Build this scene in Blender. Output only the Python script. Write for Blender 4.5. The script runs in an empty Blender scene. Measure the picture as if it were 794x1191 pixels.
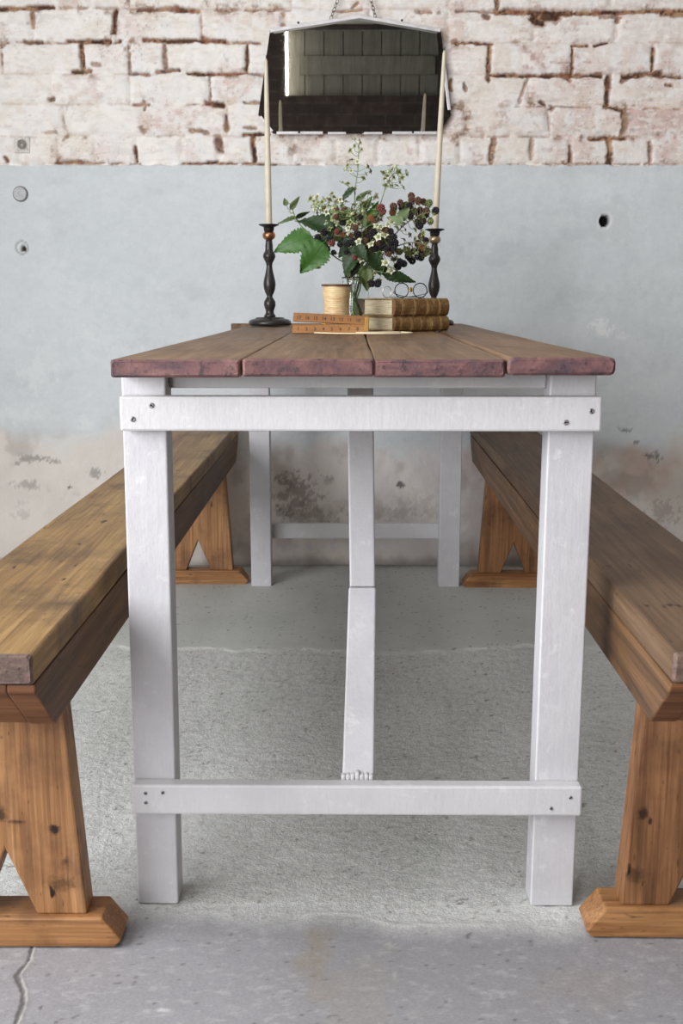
import bpy, bmesh, math, random
import numpy as np
from mathutils import Vector, Matrix
sc = bpy.context.scene
C = sc.collection
R = math.radians
random.seed(7)

# ------------------------------------------------------------------ camera, light, exposure
cd = bpy.data.cameras.new('camera'); cam = bpy.data.objects.new('camera', cd); C.objects.link(cam)
cam.location = (0, 0, 0.82); cam.rotation_euler = (R(90 - 10.861), 0, 0)
cd.sensor_fit = 'AUTO'; cd.sensor_width = 36; cd.lens = 36 * 1290 / 1191; cd.clip_start = 0.02
sc.camera = cam
w = bpy.data.worlds.new('world'); sc.world = w; w.use_nodes = True
w.node_tree.nodes['Background'].inputs[0].default_value = (0.80, 0.88, 1.0, 1)
w.node_tree.nodes['Background'].inputs[1].default_value = 0.35
sc.view_settings.view_transform = 'Standard'; sc.view_settings.look = 'None'
sc.view_settings.gamma = 1; sc.view_settings.use_curve_mapping = False
sc.view_settings.exposure = 0.0

def area(name, loc, rot, sx, sy, power, col):
    l = bpy.data.lights.new(name, 'AREA'); l.shape = 'RECTANGLE'; l.size = sx; l.size_y = sy
    l.energy = power; l.color = col
    o = bpy.data.objects.new(name, l); C.objects.link(o); o.location = loc; o.rotation_euler = rot
    return o
# daylight through the left window; added fill from the unseen doorway and from overhead
area('window_daylight', (-1.93, 0.1, 1.5), (0, R(-90), 0), 1.5, 2.4, 130, (0.96, 0.98, 1.0))
area('doorway_fill', (-1.48, -2.38, 1.08), (R(90), 0, R(-14)), 0.85, 2.1, 52, (1.0, 0.985, 0.98))
area('overhead_fill', (-0.2, 0.9, 2.68), (0, 0, 0), 1.6, 2.4, 16, (0.97, 0.985, 1.0))

# ------------------------------------------------------------------ helpers
def lin(c):
    return tuple((v / 255 / 12.92) if v / 255 <= 0.04045 else ((v / 255 + 0.055) / 1.055) ** 2.4 for v in c)
def L4(c): return lin(c) + (1,)

class NT:
    """small node-tree writer"""
    def __init__(s, name, rough=0.6):
        s.m = bpy.data.materials.new(name); s.m.use_nodes = True
        s.t = s.m.node_tree; s.b = s.t.nodes['Principled BSDF']; s.b.inputs['Roughness'].default_value = rough
    def n(s, typ, **kw):
        nd = s.t.nodes.new(typ)
        for k, v in kw.items():
            if k.startswith('i_'): nd.inputs[k[2:].replace('_', ' ')].default_value = v
            else: setattr(nd, k, v)
        return nd
    def l(s, a, b): s.t.links.new(a, b)
    def obj(s): return s.n('ShaderNodeTexCoord').outputs['Object']
    def mapping(s, src, scale=(1, 1, 1), loc=(0, 0, 0), rot=(0, 0, 0)):
        m = s.n('ShaderNodeMapping'); s.l(src, m.inputs[0])
        m.inputs['Scale'].default_value = scale; m.inputs['Location'].default_value = loc; m.inputs['Rotation'].default_value = rot
        return m.outputs[0]
    def noise(s, vec, scale, detail=4, rough=0.55, dist=0):
        n = s.n('ShaderNodeTexNoise'); s.l(vec, n.inputs['Vector'])
        n.inputs['Scale'].default_value = scale; n.inputs['Detail'].default_value = detail
        n.inputs['Roughness'].default_value = rough; n.inputs['Distortion'].default_value = dist
        return n.outputs['Fac']
    def ramp(s, fac, stops):
        r = s.n('ShaderNodeValToRGB'); s.l(fac, r.inputs[0]); e = r.color_ramp.elements
        while len(e) < len(stops): e.new(0.5)
        for k, (p, c) in enumerate(stops):
            e[k].position = p; e[k].color = c if len(c) == 4 else tuple(c) + (1,)
        return r.outputs[0]
    def rng(s, fac, a, b, c=0.0, d=1.0):
        m = s.n('ShaderNodeMapRange'); s.l(fac, m.inputs[0])
        for i, v in zip((1, 2, 3, 4), (a, b, c, d)): m.inputs[i].default_value = v
        return m.outputs[0]
    def math(s, op, a, b=None):
        m = s.n('ShaderNodeMath', operation=op)
        for i, v in enumerate((a, b)):
            if v is None: continue
            if isinstance(v, (int, float)): m.inputs[i].default_value = v
            else: s.l(v, m.inputs[i])
        return m.outputs[0]
    def mix(s, fac, a, b, mode='MIX'):
        m = s.n('ShaderNodeMix', data_type='RGBA', blend_type=mode)
        for i, v in ((0, fac), (6, a), (7, b)):
            if isinstance(v, (int, float)): m.inputs[i].default_value = v
            elif isinstance(v, tuple): m.inputs[i].default_value = v if len(v) == 4 else v + (1,)
            else: s.l(v, m.inputs[i])
        return m.outputs[2]
    def color(s, c): s.l(c, s.b.inputs['Base Color'])
    def bump(s, h, strength=0.3, dist=0.002):
        b = s.n('ShaderNodeBump'); s.l(h, b.inputs['Height']); b.inputs['Strength'].default_value = strength
        b.inputs['Distance'].default_value = dist; s.l(b.outputs[0], s.b.inputs['Normal'])

def plain(name, col, rough=0.5, metal=0.0, var=0.12, scale=60):
    t = NT(name, rough); f = t.noise(t.obj(), scale, 4)
    c = lin(col)
    t.color(t.ramp(f, [(0.3, tuple(v * (1 - var) for v in c)), (0.7, tuple(min(1, v * (1 + var)) for v in c))]))
    t.b.inputs['Metallic'].default_value = metal
    return t.m

def wood(name, dark, mid, light, rough=0.55, axis=1, grain=26, stain=(60, 40, 28), stain_amt=0.5, knots=(), fiber=0.35, blot=5.0, dents=0.5, spec=0.3, seed=0.0):
    t = NT(name, rough); o = t.obj(); t.b.inputs['Specular IOR Level'].default_value = spec
    oi = t.n('ShaderNodeObjectInfo'); off = t.n('ShaderNodeVectorMath', operation='ADD'); t.l(o, off.inputs[0])
    cmb = t.n('ShaderNodeCombineXYZ'); t.l(t.math('MULTIPLY', oi.outputs['Random'], 7.0), cmb.inputs[2]); cmb.inputs[0].default_value = seed; t.l(cmb.outputs[0], off.inputs[1])
    p = off.outputs[0]
    st = [1, 1, 1]; st[axis] = 0.06
    q = t.mapping(p, tuple(st))
    g = t.noise(q, grain, 5, 0.6, 1.2)
    st2 = [1, 1, 1]; st2[axis] = 0.03
    fb = t.noise(t.mapping(p, tuple(st2)), grain * 9, 3, 0.6)
    col = t.ramp(g, [(0.30, L4(dark)), (0.48, L4(mid)), (0.70, L4(light))])
    col = t.mix(fiber, col, t.ramp(fb, [(0.3, (0.25, 0.22, 0.2, 1)), (0.7, (0.85, 0.83, 0.8, 1))]), 'OVERLAY')
    bl = t.noise(p, blot, 5, 0.62)
    col = t.mix(t.math('MULTIPLY', t.rng(bl, 0.50, 0.72), stain_amt), col, L4(stain))
    st3 = [1, 1, 1]; st3[axis] = 0.35
    dn = t.noise(t.mapping(p, tuple(st3)), 70, 2, 0.5)
    col = t.mix(t.math('MULTIPLY', t.rng(dn, 0.68, 0.76), dents), col, L4((38, 26, 20)))
    sp = t.noise(t.mapping(p, tuple(st3)), 210, 2, 0.6)
    col = t.mix(t.math('MULTIPLY', t.rng(sp, 0.66, 0.74), dents * .55), col, L4((46, 32, 24)))
    kn = t.noise(o, 95, 4, 0.65)
    for (cx, cy, cz, rx, ry, rz, amt) in knots:
        v = t.mapping(o, (1 / rx, 1 / ry, 1 / rz), (-cx / rx, -cy / ry, -cz / rz))
        ln = t.n('ShaderNodeVectorMath', operation='LENGTH'); t.l(v, ln.inputs[0])
        d = t.math('ADD', ln.outputs['Value'], t.math('MULTIPLY', t.math('SUBTRACT', kn, 0.5), 2.2))
        col = t.mix(t.math('MULTIPLY', t.rng(d, 0.35, 1.15, 1, 0), amt), col, L4((44, 28, 20)))
    t.color(col)
    t.bump(t.math('ADD', t.math('ADD', g, t.math('MULTIPLY', fb, 0.4)), t.math('MULTIPLY', dn, -0.4)), 0.35, 0.002)
    return t.m

def obj(name, bm, mat, parent=None, smooth=False, bevel=0, seg=2):
    me = bpy.data.meshes.new(name)
    bmesh.ops.recalc_face_normals(bm, faces=bm.faces[:])
    bm.to_mesh(me); bm.free()
    for m in (mat if isinstance(mat, (list, tuple)) else [mat]): me.materials.append(m)
    if smooth:
        for p in me.polygons: p.use_smooth = True
    o = bpy.data.objects.new(name, me); C.objects.link(o)
    if parent: o.parent = parent
    if bevel:
        b = o.modifiers.new('bevel', 'BEVEL'); b.width = bevel; b.segments = seg; b.limit_method = 'ANGLE'; b.angle_limit = R(35)
    return o
def tag(o, label, cat, group=None):
    o['label'] = label; o['category'] = cat
    if group: o['group'] = group
    return o
def thing(name, label, cat, loc=(0, 0, 0), rz=0, group=None):
    o = bpy.data.objects.new(name, None); C.objects.link(o); o.empty_display_size = 0.05
    o.location = loc; o.rotation_euler = (0, 0, rz)
    return tag(o, label, cat, group)
def struct(o): o['kind'] = 'structure'; return o

def box(bm, x0, x1, y0, y1, z0, z1):
    v = [bm.verts.new((x, y, z)) for x in (x0, x1) for y in (y0, y1) for z in (z0, z1)]
    for f in ((0, 1, 3, 2), (4, 6, 7, 5), (0, 4, 5, 1), (2, 3, 7, 6), (0, 2, 6, 4), (1, 5, 7, 3)):
        bm.faces.new([v[i] for i in f])
    return v
def bxo(name, dims, mat, parent=None, bevel=0.002):
    bm = bmesh.new(); box(bm, *dims); return obj(name, bm, mat, parent, bevel=bevel)
def prism(bm, pts, a0, a1, axis):
    """closed 2-D outline swept along an axis: axis 0 pts=(y,z), 1 pts=(x,z), 2 pts=(x,y)"""
    def mk(p, a):
        return {0: (a, p[0], p[1]), 1: (p[0], a, p[1]), 2: (p[0], p[1], a)}[axis]
    A = [bm.verts.new(mk(p, a0)) for p in pts]; B = [bm.verts.new(mk(p, a1)) for p in pts]
    n = len(pts)
    bm.faces.new(A); bm.faces.new(B[::-1])
    for i in range(n): bm.faces.new((A[i], B[i], B[(i + 1) % n], A[(i + 1) % n]))
def lathe(bm, prof, seg=32, cx=0, cy=0, cap=True):
    rings = []
    for (r, z) in prof:
        rings.append([bm.verts.new((cx + r * math.cos(2 * math.pi * k / seg), cy + r * math.sin(2 * math.pi * k / seg), z)) for k in range(seg)])
    for a, b in zip(rings, rings[1:]):
        for k in range(seg): bm.faces.new((a[k], a[(k + 1) % seg], b[(k + 1) % seg], b[k]))
    if cap: bm.faces.new(rings[0][::-1]); bm.faces.new(rings[-1])
def smooth_path(pts, n=6):
    P = [Vector(p) for p in pts]; out = []
    for i in range(len(P) - 1):
        p0 = P[max(i - 1, 0)]; p1 = P[i]; p2 = P[i + 1]; p3 = P[min(i + 2, len(P) - 1)]
        for k in range(n):
            t = k / n
            out.append(0.5 * ((2 * p1) + (p2 - p0) * t + (2 * p0 - 5 * p1 + 4 * p2 - p3) * t * t + (3 * p1 - p0 - 3 * p2 + p3) * t ** 3))
    out.append(P[-1]); return out
def tube(bm, pts, r0, r1=None, seg=8, closed=False):
    r1 = r0 if r1 is None else r1
    P = [Vector(p) for p in pts]; n = len(P); rings = []; up = Vector((0, 0, 1)); prev = None
    for i, p in enumerate(P):
        d = (P[(i + 1) % n] - P[i - 1]) if closed else (P[min(i + 1, n - 1)] - P[max(i - 1, 0)])
        d = d.normalized() if d.length > 1e-9 else Vector((0, 0, 1))
        if prev is None:
            a = d.cross(up)
            if a.length < 0.05: a = d.cross(Vector((0, 1, 0)))
        else: a = prev - d * prev.dot(d)
        a.normalize(); prev = a; b = d.cross(a)
        r = r0 + (r1 - r0) * i / max(n - 1, 1)
        rings.append([bm.verts.new(p + (a * math.cos(2 * math.pi * k / seg) + b * math.sin(2 * math.pi * k / seg)) * r) for k in range(seg)])
    for i in range(n if closed else n - 1):
        a, b = rings[i], rings[(i + 1) % n]
        for k in range(seg): bm.faces.new((a[k], a[(k + 1) % seg], b[(k + 1) % seg], b[k]))
    if not closed: bm.faces.new(rings[0][::-1]); bm.faces.new(rings[-1])

# numpy value noise --------------------------------------------------
_rs = np.random.RandomState(11); _TAB = _rs.rand(256, 256).astype(np.float32)
def vnoise(x, y, seed=0):
    xi = np.floor(x).astype(np.int64); yi = np.floor(y).astype(np.int64)
    fx = (x - xi).astype(np.float32); fy = (y - yi).astype(np.float32)
    fx = fx * fx * (3 - 2 * fx); fy = fy * fy * (3 - 2 * fy)
    o = seed * 37
    T = lambda a, b: _TAB[(a + o) & 255, (b + o * 3) & 255]
    return (T(xi, yi) * (1 - fx) + T(xi + 1, yi) * fx) * (1 - fy) + (T(xi, yi + 1) * (1 - fx) + T(xi + 1, yi + 1) * fx) * fy
def fbm(x, y, scale, octv=5, seed=0, gain=0.55):
    s = 0; a = 1; tot = 0
    for k in range(octv):
        s = s + a * vnoise(x * scale * 2 ** k, y * scale * 2 ** k, seed + k); tot += a; a *= gain
    return s / tot
def sst(a, b, x):
    t = np.clip((x - a) / (b - a), 0, 1); return t * t * (3 - 2 * t)
def mixc(col, c, m): return col * (1 - m[..., None]) + np.array(lin(c), np.float32) * m[..., None]
def steps(*segs):
    out = []
    for (a, b, d) in segs: out.append(np.arange(a, b, d))
    out.append(np.array([segs[-1][1]])); return np.concatenate(out).astype(np.float64)
def gridmesh(name, P, col, mat, extra=None):
    """P: (n,m,3) positions, col: (n,m,3) linear colours"""
    n, m = P.shape[:2]
    me = bpy.data.meshes.new(name)
    me.vertices.add(n * m); me.vertices.foreach_set('co', P.reshape(-1).astype(np.float32))
    idx = np.arange(n * m).reshape(n, m)
    q = np.stack([idx[:-1, :-1], idx[:-1, 1:], idx[1:, 1:], idx[1:, :-1]], -1).reshape(-1)
    nf = (n - 1) * (m - 1)
    me.loops.add(nf * 4); me.loops.foreach_set('vertex_index', q.astype(np.int32))
    me.polygons.add(nf); me.polygons.foreach_set('loop_start', (np.arange(nf) * 4).astype(np.int32))
    me.polygons.foreach_set('loop_total', np.full(nf, 4, np.int32))
    me.polygons.foreach_set('use_smooth', np.ones(nf, bool))
    me.update(calc_edges=True); me.validate()
    a = me.color_attributes.new('Col', 'FLOAT_COLOR', 'POINT')
    c4 = np.ones((n * m, 4), np.float32); c4[:, :3] = col.reshape(-1, 3)
    if extra is not None: c4[:, 3] = extra.reshape(-1)
    a.data.foreach_set('color', c4.reshape(-1))
    me.materials.append(mat)
    o = bpy.data.objects.new(name, me); C.objects.link(o)
    return struct(o)

# ------------------------------------------------------------------ the room
WY = 3.39
XL, XR, YF, ZC = -1.95, 2.05, -2.4, 2.7
def wx(px): return (px - 397) * 0.00249          # brick image pixels (2.5 mm) to metres along the wall
def wz(py): return 1.6417 - (py - 8) * 0.002363

def wall_back():
    xs = steps((XL, -1.15, 0.02), (-1.15, 1.15, 0.003), (1.15, XR, 0.02))
    zs = steps((0, 1.16, 0.0055), (1.16, 1.72, 0.0028), (1.72, ZC, 0.02))
    X, Z = np.meshgrid(xs, zs)
    n1 = fbm(X, Z, 9, 5, 1); n2 = fbm(X, Z, 40, 4, 2); n3 = fbm(X, Z, 130, 3, 3); n4 = fbm(X, Z, 3.2, 5, 4); n5 = fbm(X, Z, 20, 4, 21)
    plz = 1.2065 + (n2 - 0.5) * 0.012
    brick = sst(-0.0015, 0.0015, Z - plz)
    # ---- bricks
    hj = [-68, -30, 10, 48, 84.5, 120, 157.5, 191]
    vj = [[], [], [40, 137, 235, 330, 428, 520, 620, 714], [3, 96, 151, 192, 287, 385, 480, 568, 665, 758],
          [-40, 60, 150, 243, 335, 430, 520, 615, 708], [72, 165, 263, 355, 450, 545, 638, 730], [18, 62, 107, 155, 208, 252, 293, 340, 390, 440, 490, 535, 575, 620, 666, 712, 760]]
    wob = (fbm(X, Z, 14, 3, 5) - 0.5) * 0.014; wob2 = (n2 - 0.5) * 0.008
    Zw = Z + wob * 0.8 + wob2; Xw = X + wob * 0.7 + wob2
    dj = np.full(X.shape, 9.0); tint = np.zeros(X.shape); rnd = np.random.RandomState(5)
    for py in hj: dj = np.minimum(dj, abs(Zw - wz(py)))
    k = 1
    for r in range(len(hj) - 1):
        zt, zb = wz(hj[r]), wz(hj[r + 1]); row = (Zw < zt) & (Zw >= zb)
        js = vj[r] if r < len(vj) and vj[r] else list(range(-30, 900, 92))
        edges = [-9] + [wx(v) for v in js] + [9]
        for a, b in zip(edges, edges[1:]):
            tint[row & (Xw >= a) & (Xw < b)] = rnd.rand()
        for v in js: dj = np.where(row, np.minimum(dj, abs(Xw - wx(v))), dj)
    above = Zw > wz(-68)
    E = np.zeros(X.shape)
    def seg(x0, y0, x1, y1, s, th=2.0):
        a = np.array((wx(x0), wz(y0))); b = np.array((wx(x1), wz(y1)))
        j0, j1 = np.searchsorted(xs, (min(a[0], b[0]) - 0.04, max(a[0], b[0]) + 0.04)); i0, i1 = np.searchsorted(zs, (min(a[1], b[1]) - 0.04, max(a[1], b[1]) + 0.04))
        if i1 <= i0 or j1 <= j0: return
        sl = (slice(i0, i1), slice(j0, j1))
        xx = (X + wob * 0.45 + wob2)[sl]; zz = (Z + wob * 0.45 + wob2)[sl]; d = b - a; l2 = max(d.dot(d), 1e-9)
        t = np.clip(((xx - a[0]) * d[0] + (zz - a[1]) * d[1]) / l2, 0, 1)
        dist = np.hypot(xx - a[0] - t * d[0], zz - a[1] - t * d[1])
        wd = th * 0.0025 * (0.22 + 1.75 * fbm(X, Z, 48, 4, 8, .7)[sl])
        m = (0.25 + .75 * s) * sst(1.35, 0.45, dist / wd) * sst(0.30, 0.42, fbm(X, Z, 38, 3, 9)[sl] + (s - 0.60) * 0.45)
        E[sl] = np.maximum(E[sl], m)
    for a in [(0, 9, 66, 8, 1, 2.4), (66, 8, 160, 10, .5, 1.3), (163, 11, 210, 10, .9, 2.2), (208, 10, 232, 12, 1, 3.5), (232, 11, 330, 11, .6, 1.6), (330, 12, 345, 13, .5, 1.4), (388, 12, 420, 11, .7, 1.6), (410, 8, 416, 3, .9, 1.6), (484, 13, 500, 14, .7, 2.2),
              (530, 12, 575, 14, .7, 1.8), (562, 18, 566, 19, .9, 3), (576, 0, 577, 12, 1, 2.4), (575, 13, 612, 15, 1, 3.2), (612, 14, 662, 15, 1, 3.4), (618, 18, 645, 19, 1, 5), (615, 22, 628, 26, 1, 4), (660, 15, 720, 14, 1, 2.6), (713, 14, 715, 24, .9, 2.6), (720, 14, 794, 12, 1, 2.6), (765, 14, 794, 16, 1, 3.5), (696, 18, 718, 20, .7, 2.2), (640, 20, 645, 25, .7, 2),
              (41, 12, 41, 31, .8, 2), (137, 13, 133, 46, 1, 2.8), (235, 14, 236, 44, .6, 1), (330, 16, 330, 36, .6, 2), (0, 47, 30, 48, .4, 1.2), (30, 47, 50, 48, .9, 2), (50, 49, 80, 49, .5, 1.2), (80, 47, 140, 47, 1, 2.2), (168, 46, 200, 46, 1, 2.4), (200, 46, 262, 47, 1, 2.3), (262, 48, 303, 49, .8, 1.8), (236, 42, 240, 47, 1, 2.4),
              (4, 50, 3, 74, .6, 1.2), (95, 50, 97, 80, 1, 2.8), (84, 82, 104, 82, 1, 2.3), (108, 74, 116, 74, .7, 2.2), (151, 53, 152, 82, .7, 1.8), (151, 84, 174, 85, .8, 1.8), (192, 50, 193, 80, .8, 2.3), (184, 82, 208, 81, .9, 2.3), (218, 84, 245, 86, 1, 2), (245, 86, 288, 84, 1, 1.7), (288, 50, 287, 83, 1, 2), (288, 85, 306, 86, .7, 1.5),
              (243, 88, 244, 116, .8, 1.3), (240, 118, 258, 122, 1, 3), (57, 115, 60, 114, .9, 2.6), (155, 120, 172, 121, .8, 1.3), (166, 117, 167, 126, .8, 1.5), (217, 120, 235, 121, .5, 1.2), (282, 119, 306, 119, .8, 1.4), (72, 124, 72, 142, .4, 1.2), (262, 134, 263, 150, .9, 2.8), (49, 154, 62, 152, .5, 1.6), (220, 152, 240, 154, .8, 2.4), (283, 156, 312, 156, 1, 1.8),
              (284, 147, 296, 149, .7, 2), (155, 170, 157, 186, 1, 2), (252, 162, 255, 174, .9, 4.5), (293, 158, 294, 188, 1, 2.6), (0, 184, 2, 187, 1, 3), (62, 190, 90, 188, .9, 2), (90, 189, 160, 190, .7, 1.4), (210, 190, 320, 191, .9, 1.4), (240, 190, 250, 189, 1, 2.4), (320, 191, 420, 192, .5, 1), (475, 191, 794, 191, .55, .9),
              (530, 49, 572, 50, 1, 1.8), (568, 50, 568, 92, 1, 2.6), (568, 86, 700, 87, 1, 2.1), (665, 52, 665, 86, 1, 1.9), (664, 51, 682, 52, 1, 1.7), (690, 52, 705, 48, 1, 1.8), (758, 56, 757, 82, 1, 2), (725, 88, 768, 84, 1, 3), (768, 87, 794, 88, .9, 1.6), (724, 92, 728, 90, .8, 3), (708, 88, 708, 122, 1, 3), (615, 88, 604, 118, .6, 2.2), (660, 88, 664, 92, .8, 2.4),
              (704, 122, 726, 126, 1, 2), (630, 118, 642, 126, .9, 3), (524, 124, 546, 126, .6, 1.2), (600, 123, 794, 126, .5, 1), (638, 126, 640, 152, .5, 1.4), (728, 130, 726, 156, .6, 2.4), (545, 124, 546, 156, .35, 1.5), (690, 161, 730, 160, 1, 2.4), (545, 159, 640, 159, .45, 1.1), (575, 162, 575, 190, .9, 3.4), (620, 162, 620, 188, .5, 2.5), (666, 170, 666, 188, 1, 2.2), (712, 160, 713, 191, 1, 3.8), (760, 165, 760, 190, .7, 2.6), (540, 96, 542, 104, .8, 2), (524, 92, 525, 104, .9, 2), (775, 97, 782, 98, .9, 1.6), (700, 72, 640, 71, .3, .8)]:
        seg(*a)
    E = E * brick
    speck = sst(0.60, 0.70, n2) * sst(0.022, 0.004, dj) * sst(0.45, 0.6, n1)
    rows_hi = above * sst(0.004, 0.002, dj) * 0.5
    lx = sst(-0.25, 0.45, X)
    paint = np.array(lin((246, 241, 237)), np.float32)[None, None] * np.ones(X.shape + (1,), np.float32)
    paint = paint * (0.90 + 0.16 * n5)[..., None]
    paint = mixc(paint, (206, 172, 162), np.clip(sst(0.50, 0.72, n1) * 0.35 + sst(0.55, 1.0, tint) * 0.30 * sst(0.38, 0.62, n2) + 0.14 * lx, 0, .8))
    paint = mixc(paint, (166, 120, 118), sst(0.62, 0.72, n5) * 0.5 * sst(0.40, 0.55, n2) * (0.35 + 0.65 * lx))
    paint = mixc(paint, (220, 208, 184), sst(0.50, 0.66, fbm(X, Z, 16, 4, 31)) * 0.25)
    paint = mixc(paint, (182, 174, 168), sst(0.52, 0.68, fbm(X * .6, Z * 1.8, 60, 4, 34)) * 0.2)
    paint = mixc(paint, (248, 246, 242), sst(0.54, 0.66, fbm(X * .7, Z * 1.4, 75, 3, 35)) * 0.5)
    paint = mixc(paint, (238, 238, 238), sst(0.52, 0.66, fbm(X, Z, 24, 4, 33)) * 0.5)
    paint = mixc(paint, (120, 104, 92), sst(0.66, 0.74, n3) * 0.30 * sst(0.42, 0.6, n1))
    paint = mixc(paint, (172, 140, 110), sst(0.007, 0.0, dj) * 0.35 * sst(0.35, 0.6, n2))
    paint = mixc(paint, (128, 96, 66), speck * 0.75)
    bc = np.array(lin((166, 126, 98)), np.float32)[None, None] * np.ones_like(paint); bc = mixc(bc, (92, 64, 50), sst(0.42, 0.62, n3)); bc = mixc(bc, (142, 92, 74), sst(0.5, 0.6, n5) * 0.6); bc = mixc(bc, (186, 154, 120), sst(.52, .66, fbm(X, Z, 34, 3, 36)) * .6); bc = mixc(bc, (62, 42, 36), sst(.80, 1.0, E) * sst(.45, .6, fbm(X, Z, 22, 3, 37)) * .8)
    bcol = paint * (1 - E[..., None]) + bc * E[..., None]
    # ---- painted plaster below
    ws = lambda py: 0.4262 + (500 - py) * 0.002614
    pl = np.array(lin((212, 218, 222)), np.float32)[None, None] * np.ones_like(paint)
    pl = pl * (0.94 + 0.12 * fbm(X, Z, 4, 6, 41, .7))[..., None] * (0.95 + 0.10 * fbm(X, Z * 1.5, 60, 4, 42, .7))[..., None]
    pl = mixc(pl, (226, 230, 232), sst(0.50, 0.72, fbm(X, Z * 1.6, 9, 6, 43, .72)) * 0.30)
    pl = mixc(pl, (168, 176, 182), sst(0.52, 0.72, fbm(X * .7, Z * 1.4, 6, 6, 44, .72)) * 0.22)
    def blotch(px, py, rx, ry, c, amt, sd):
        nonlocal pl
        zz = ws(py); xx = (px - 397) * 0.00262 if py > 350 else (px - 397) * 0.00256
        if py < 350: zz = 1.2043 - (py - 193) * 0.00248
        d = np.hypot((X - xx) / (rx * .00258), (Z - zz) / (ry * .00258))
        pl = mixc(pl, c, amt * sst(1.1, 0.5, d + (fbm(X, Z, 50, 5, sd, .75) - 0.5) * 4.5))
    for b in [(690, 378, 12, 6, (235, 237, 238), .8, 51), (700, 387, 12, 4, (235, 237, 238), .8, 52), (720, 392, 6, 4, (230, 232, 233), .7, 53), (97, 495, 10, 12, (228, 232, 232), .7, 54), (45, 432, 18, 20, (222, 228, 230), .6, 55), (120, 398, 30, 14, (220, 226, 230), .5, 56), (30, 378, 16, 8, (222, 226, 229), .5, 57), (15, 482, 30, 10, (224, 229, 230), .5, 58), (110, 390, 14, 8, (226, 230, 232), .5, 59), (270, 362, 40, 12, (214, 220, 224), .5, 60), (560, 360, 40, 30, (206, 212, 214), .3, 66),
              (704, 255, 26, 22, (206, 210, 212), .5, 61), (700, 208, 80, 5, (214, 218, 220), .5, 62), (400, 198, 420, 4, (206, 213, 216), .5, 63), (620, 212, 60, 4, (218, 222, 224), .5, 64), (130, 300, 50, 60, (204, 212, 216), .4, 65)]: blotch(*b)
    # the limewash shows below the blue coat
    edge = 0.405 + 0.10 * (fbm(X, Z, 3.5, 5, 71) - 0.5) * 2 - 0.02 * X
    low = sst(0.05, -0.05, Z - edge + (n1 - 0.5) * 0.12)
    lime = np.array(lin((226, 219, 213)), np.float32)[None, None] * np.ones_like(pl) * (0.88 + 0.22 * n1)[..., None]
    lime = mixc(lime, (196, 192, 200), sst(0.45, 0.65, n4) * 0.45 * sst(-0.6, 0.6, X))
    lime = mixc(lime, (204, 172, 164), sst(0.50, 0.70, fbm(X, Z, 6, 4, 72)) * 0.6 * sst(-0.3, 0.9, X))
    lime = mixc(lime, (150, 136, 130), sst(0.55, 0.72, fbm(X, Z, 11, 5, 73)) * 0.35)
    pl = pl * (1 - low[..., None]) + lime * low[..., None]
    for b in [(340, 575, 28, 20, (112, 100, 96), .55, 81), (352, 600, 34, 10, (124, 110, 104), .4, 82), (468, 565, 6, 4, (80, 74, 72), .8, 83), (385, 560, 10, 5, (140, 132, 128), .6, 84), (450, 600, 50, 6, (150, 140, 136), .4, 85), (30, 535, 16, 5, (128, 122, 118), .6, 86), (60, 537, 6, 3, (128, 122, 118), .6, 87), (75, 568, 3, 2, (90, 84, 80), .9, 88), (25, 565, 14, 5, (140, 132, 128), .5, 89), (108, 552, 8, 5, (130, 128, 126), .6, 90), (15, 600, 12, 10, (188, 180, 178), .5, 91),
              (762, 530, 8, 6, (112, 104, 102), .7, 92), (728, 500, 8, 3, (110, 106, 104), .7, 93), (742, 515, 3, 2, (110, 106, 104), .6, 95), (780, 600, 20, 12, (150, 120, 116), .4, 94), (790, 515, 12, 20, (212, 206, 196), .5, 96), (490, 600, 30, 20, (186, 180, 178), .4, 97), (395, 560, 30, 30, (214, 208, 200), .5, 98), (460, 640, 80, 6, (214, 212, 216), .5, 99), (330, 640, 60, 6, (206, 204, 212), .5, 100)]: blotch(*b)
    # hole and flaked darker band along the floor
    pl = mixc(pl, (118, 112, 108), sst(0.035, 0.0, Z + (n1 - 0.5) * 0.05) * 0.6)
    d = np.hypot((X - 0.779) / 0.0160, (Z - 1.0483) / 0.0185); hole = sst(1.02, 0.85, d)
    pl = mixc(pl, (226, 228, 230), sst(1.7, 1.2, d + (n2 - .5) * 0.8) * 0.7 * (1 - hole)); pl = mixc(pl, (26, 25, 25), hole)  # near-black inside of the hole is shade put into the colour
    d2 = np.hypot((X + 0.9455) / 0.009, (Z - 0.9665) / 0.009); hole2 = sst(1.05, 0.75, d2); pl = mixc(pl, (88, 74, 62), hole2)
    ring2 = sst(0.0035, 0.001, abs(np.hypot(X + 0.9495, Z - 0.9705) - 0.018)) * sst(0.35, 0.5, n1); pl = mixc(pl, (140, 138, 134), ring2 * 0.7)
    col = pl * (1 - brick[..., None]) + bcol * brick[..., None]
    h = brick * (-0.001 - 0.0045 * sst(0.016, 0.0, dj) + (n2 - 0.5) * 0.0034 + (n3 - 0.5) * 0.0012 - 0.008 * E + (tint - 0.5) * 0.004) + (1 - brick) * (0.002 + (n4 - 0.5) * 0.010 + (n1 - 0.5) * 0.004 + (n2 - 0.5) * 0.0014 - 0.03 * hole - 0.02 * hole2 - 0.002 * ring2 + low * (n2 - 0.5) * 0.003)
    P = np.stack([X, WY - h, Z], -1)
    t = NT('painted_wall', 0.85); a = t.n('ShaderNodeVertexColor', layer_name='Col'); o = t.obj()
    f = t.noise(o, 320, 4, 0.6)
    t.color(t.mix(0.18, a.outputs['Color'], t.ramp(f, [(0.3, (0.3, 0.3, 0.3, 1)), (0.7, (0.75, 0.75, 0.75, 1))]), 'OVERLAY'))
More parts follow.
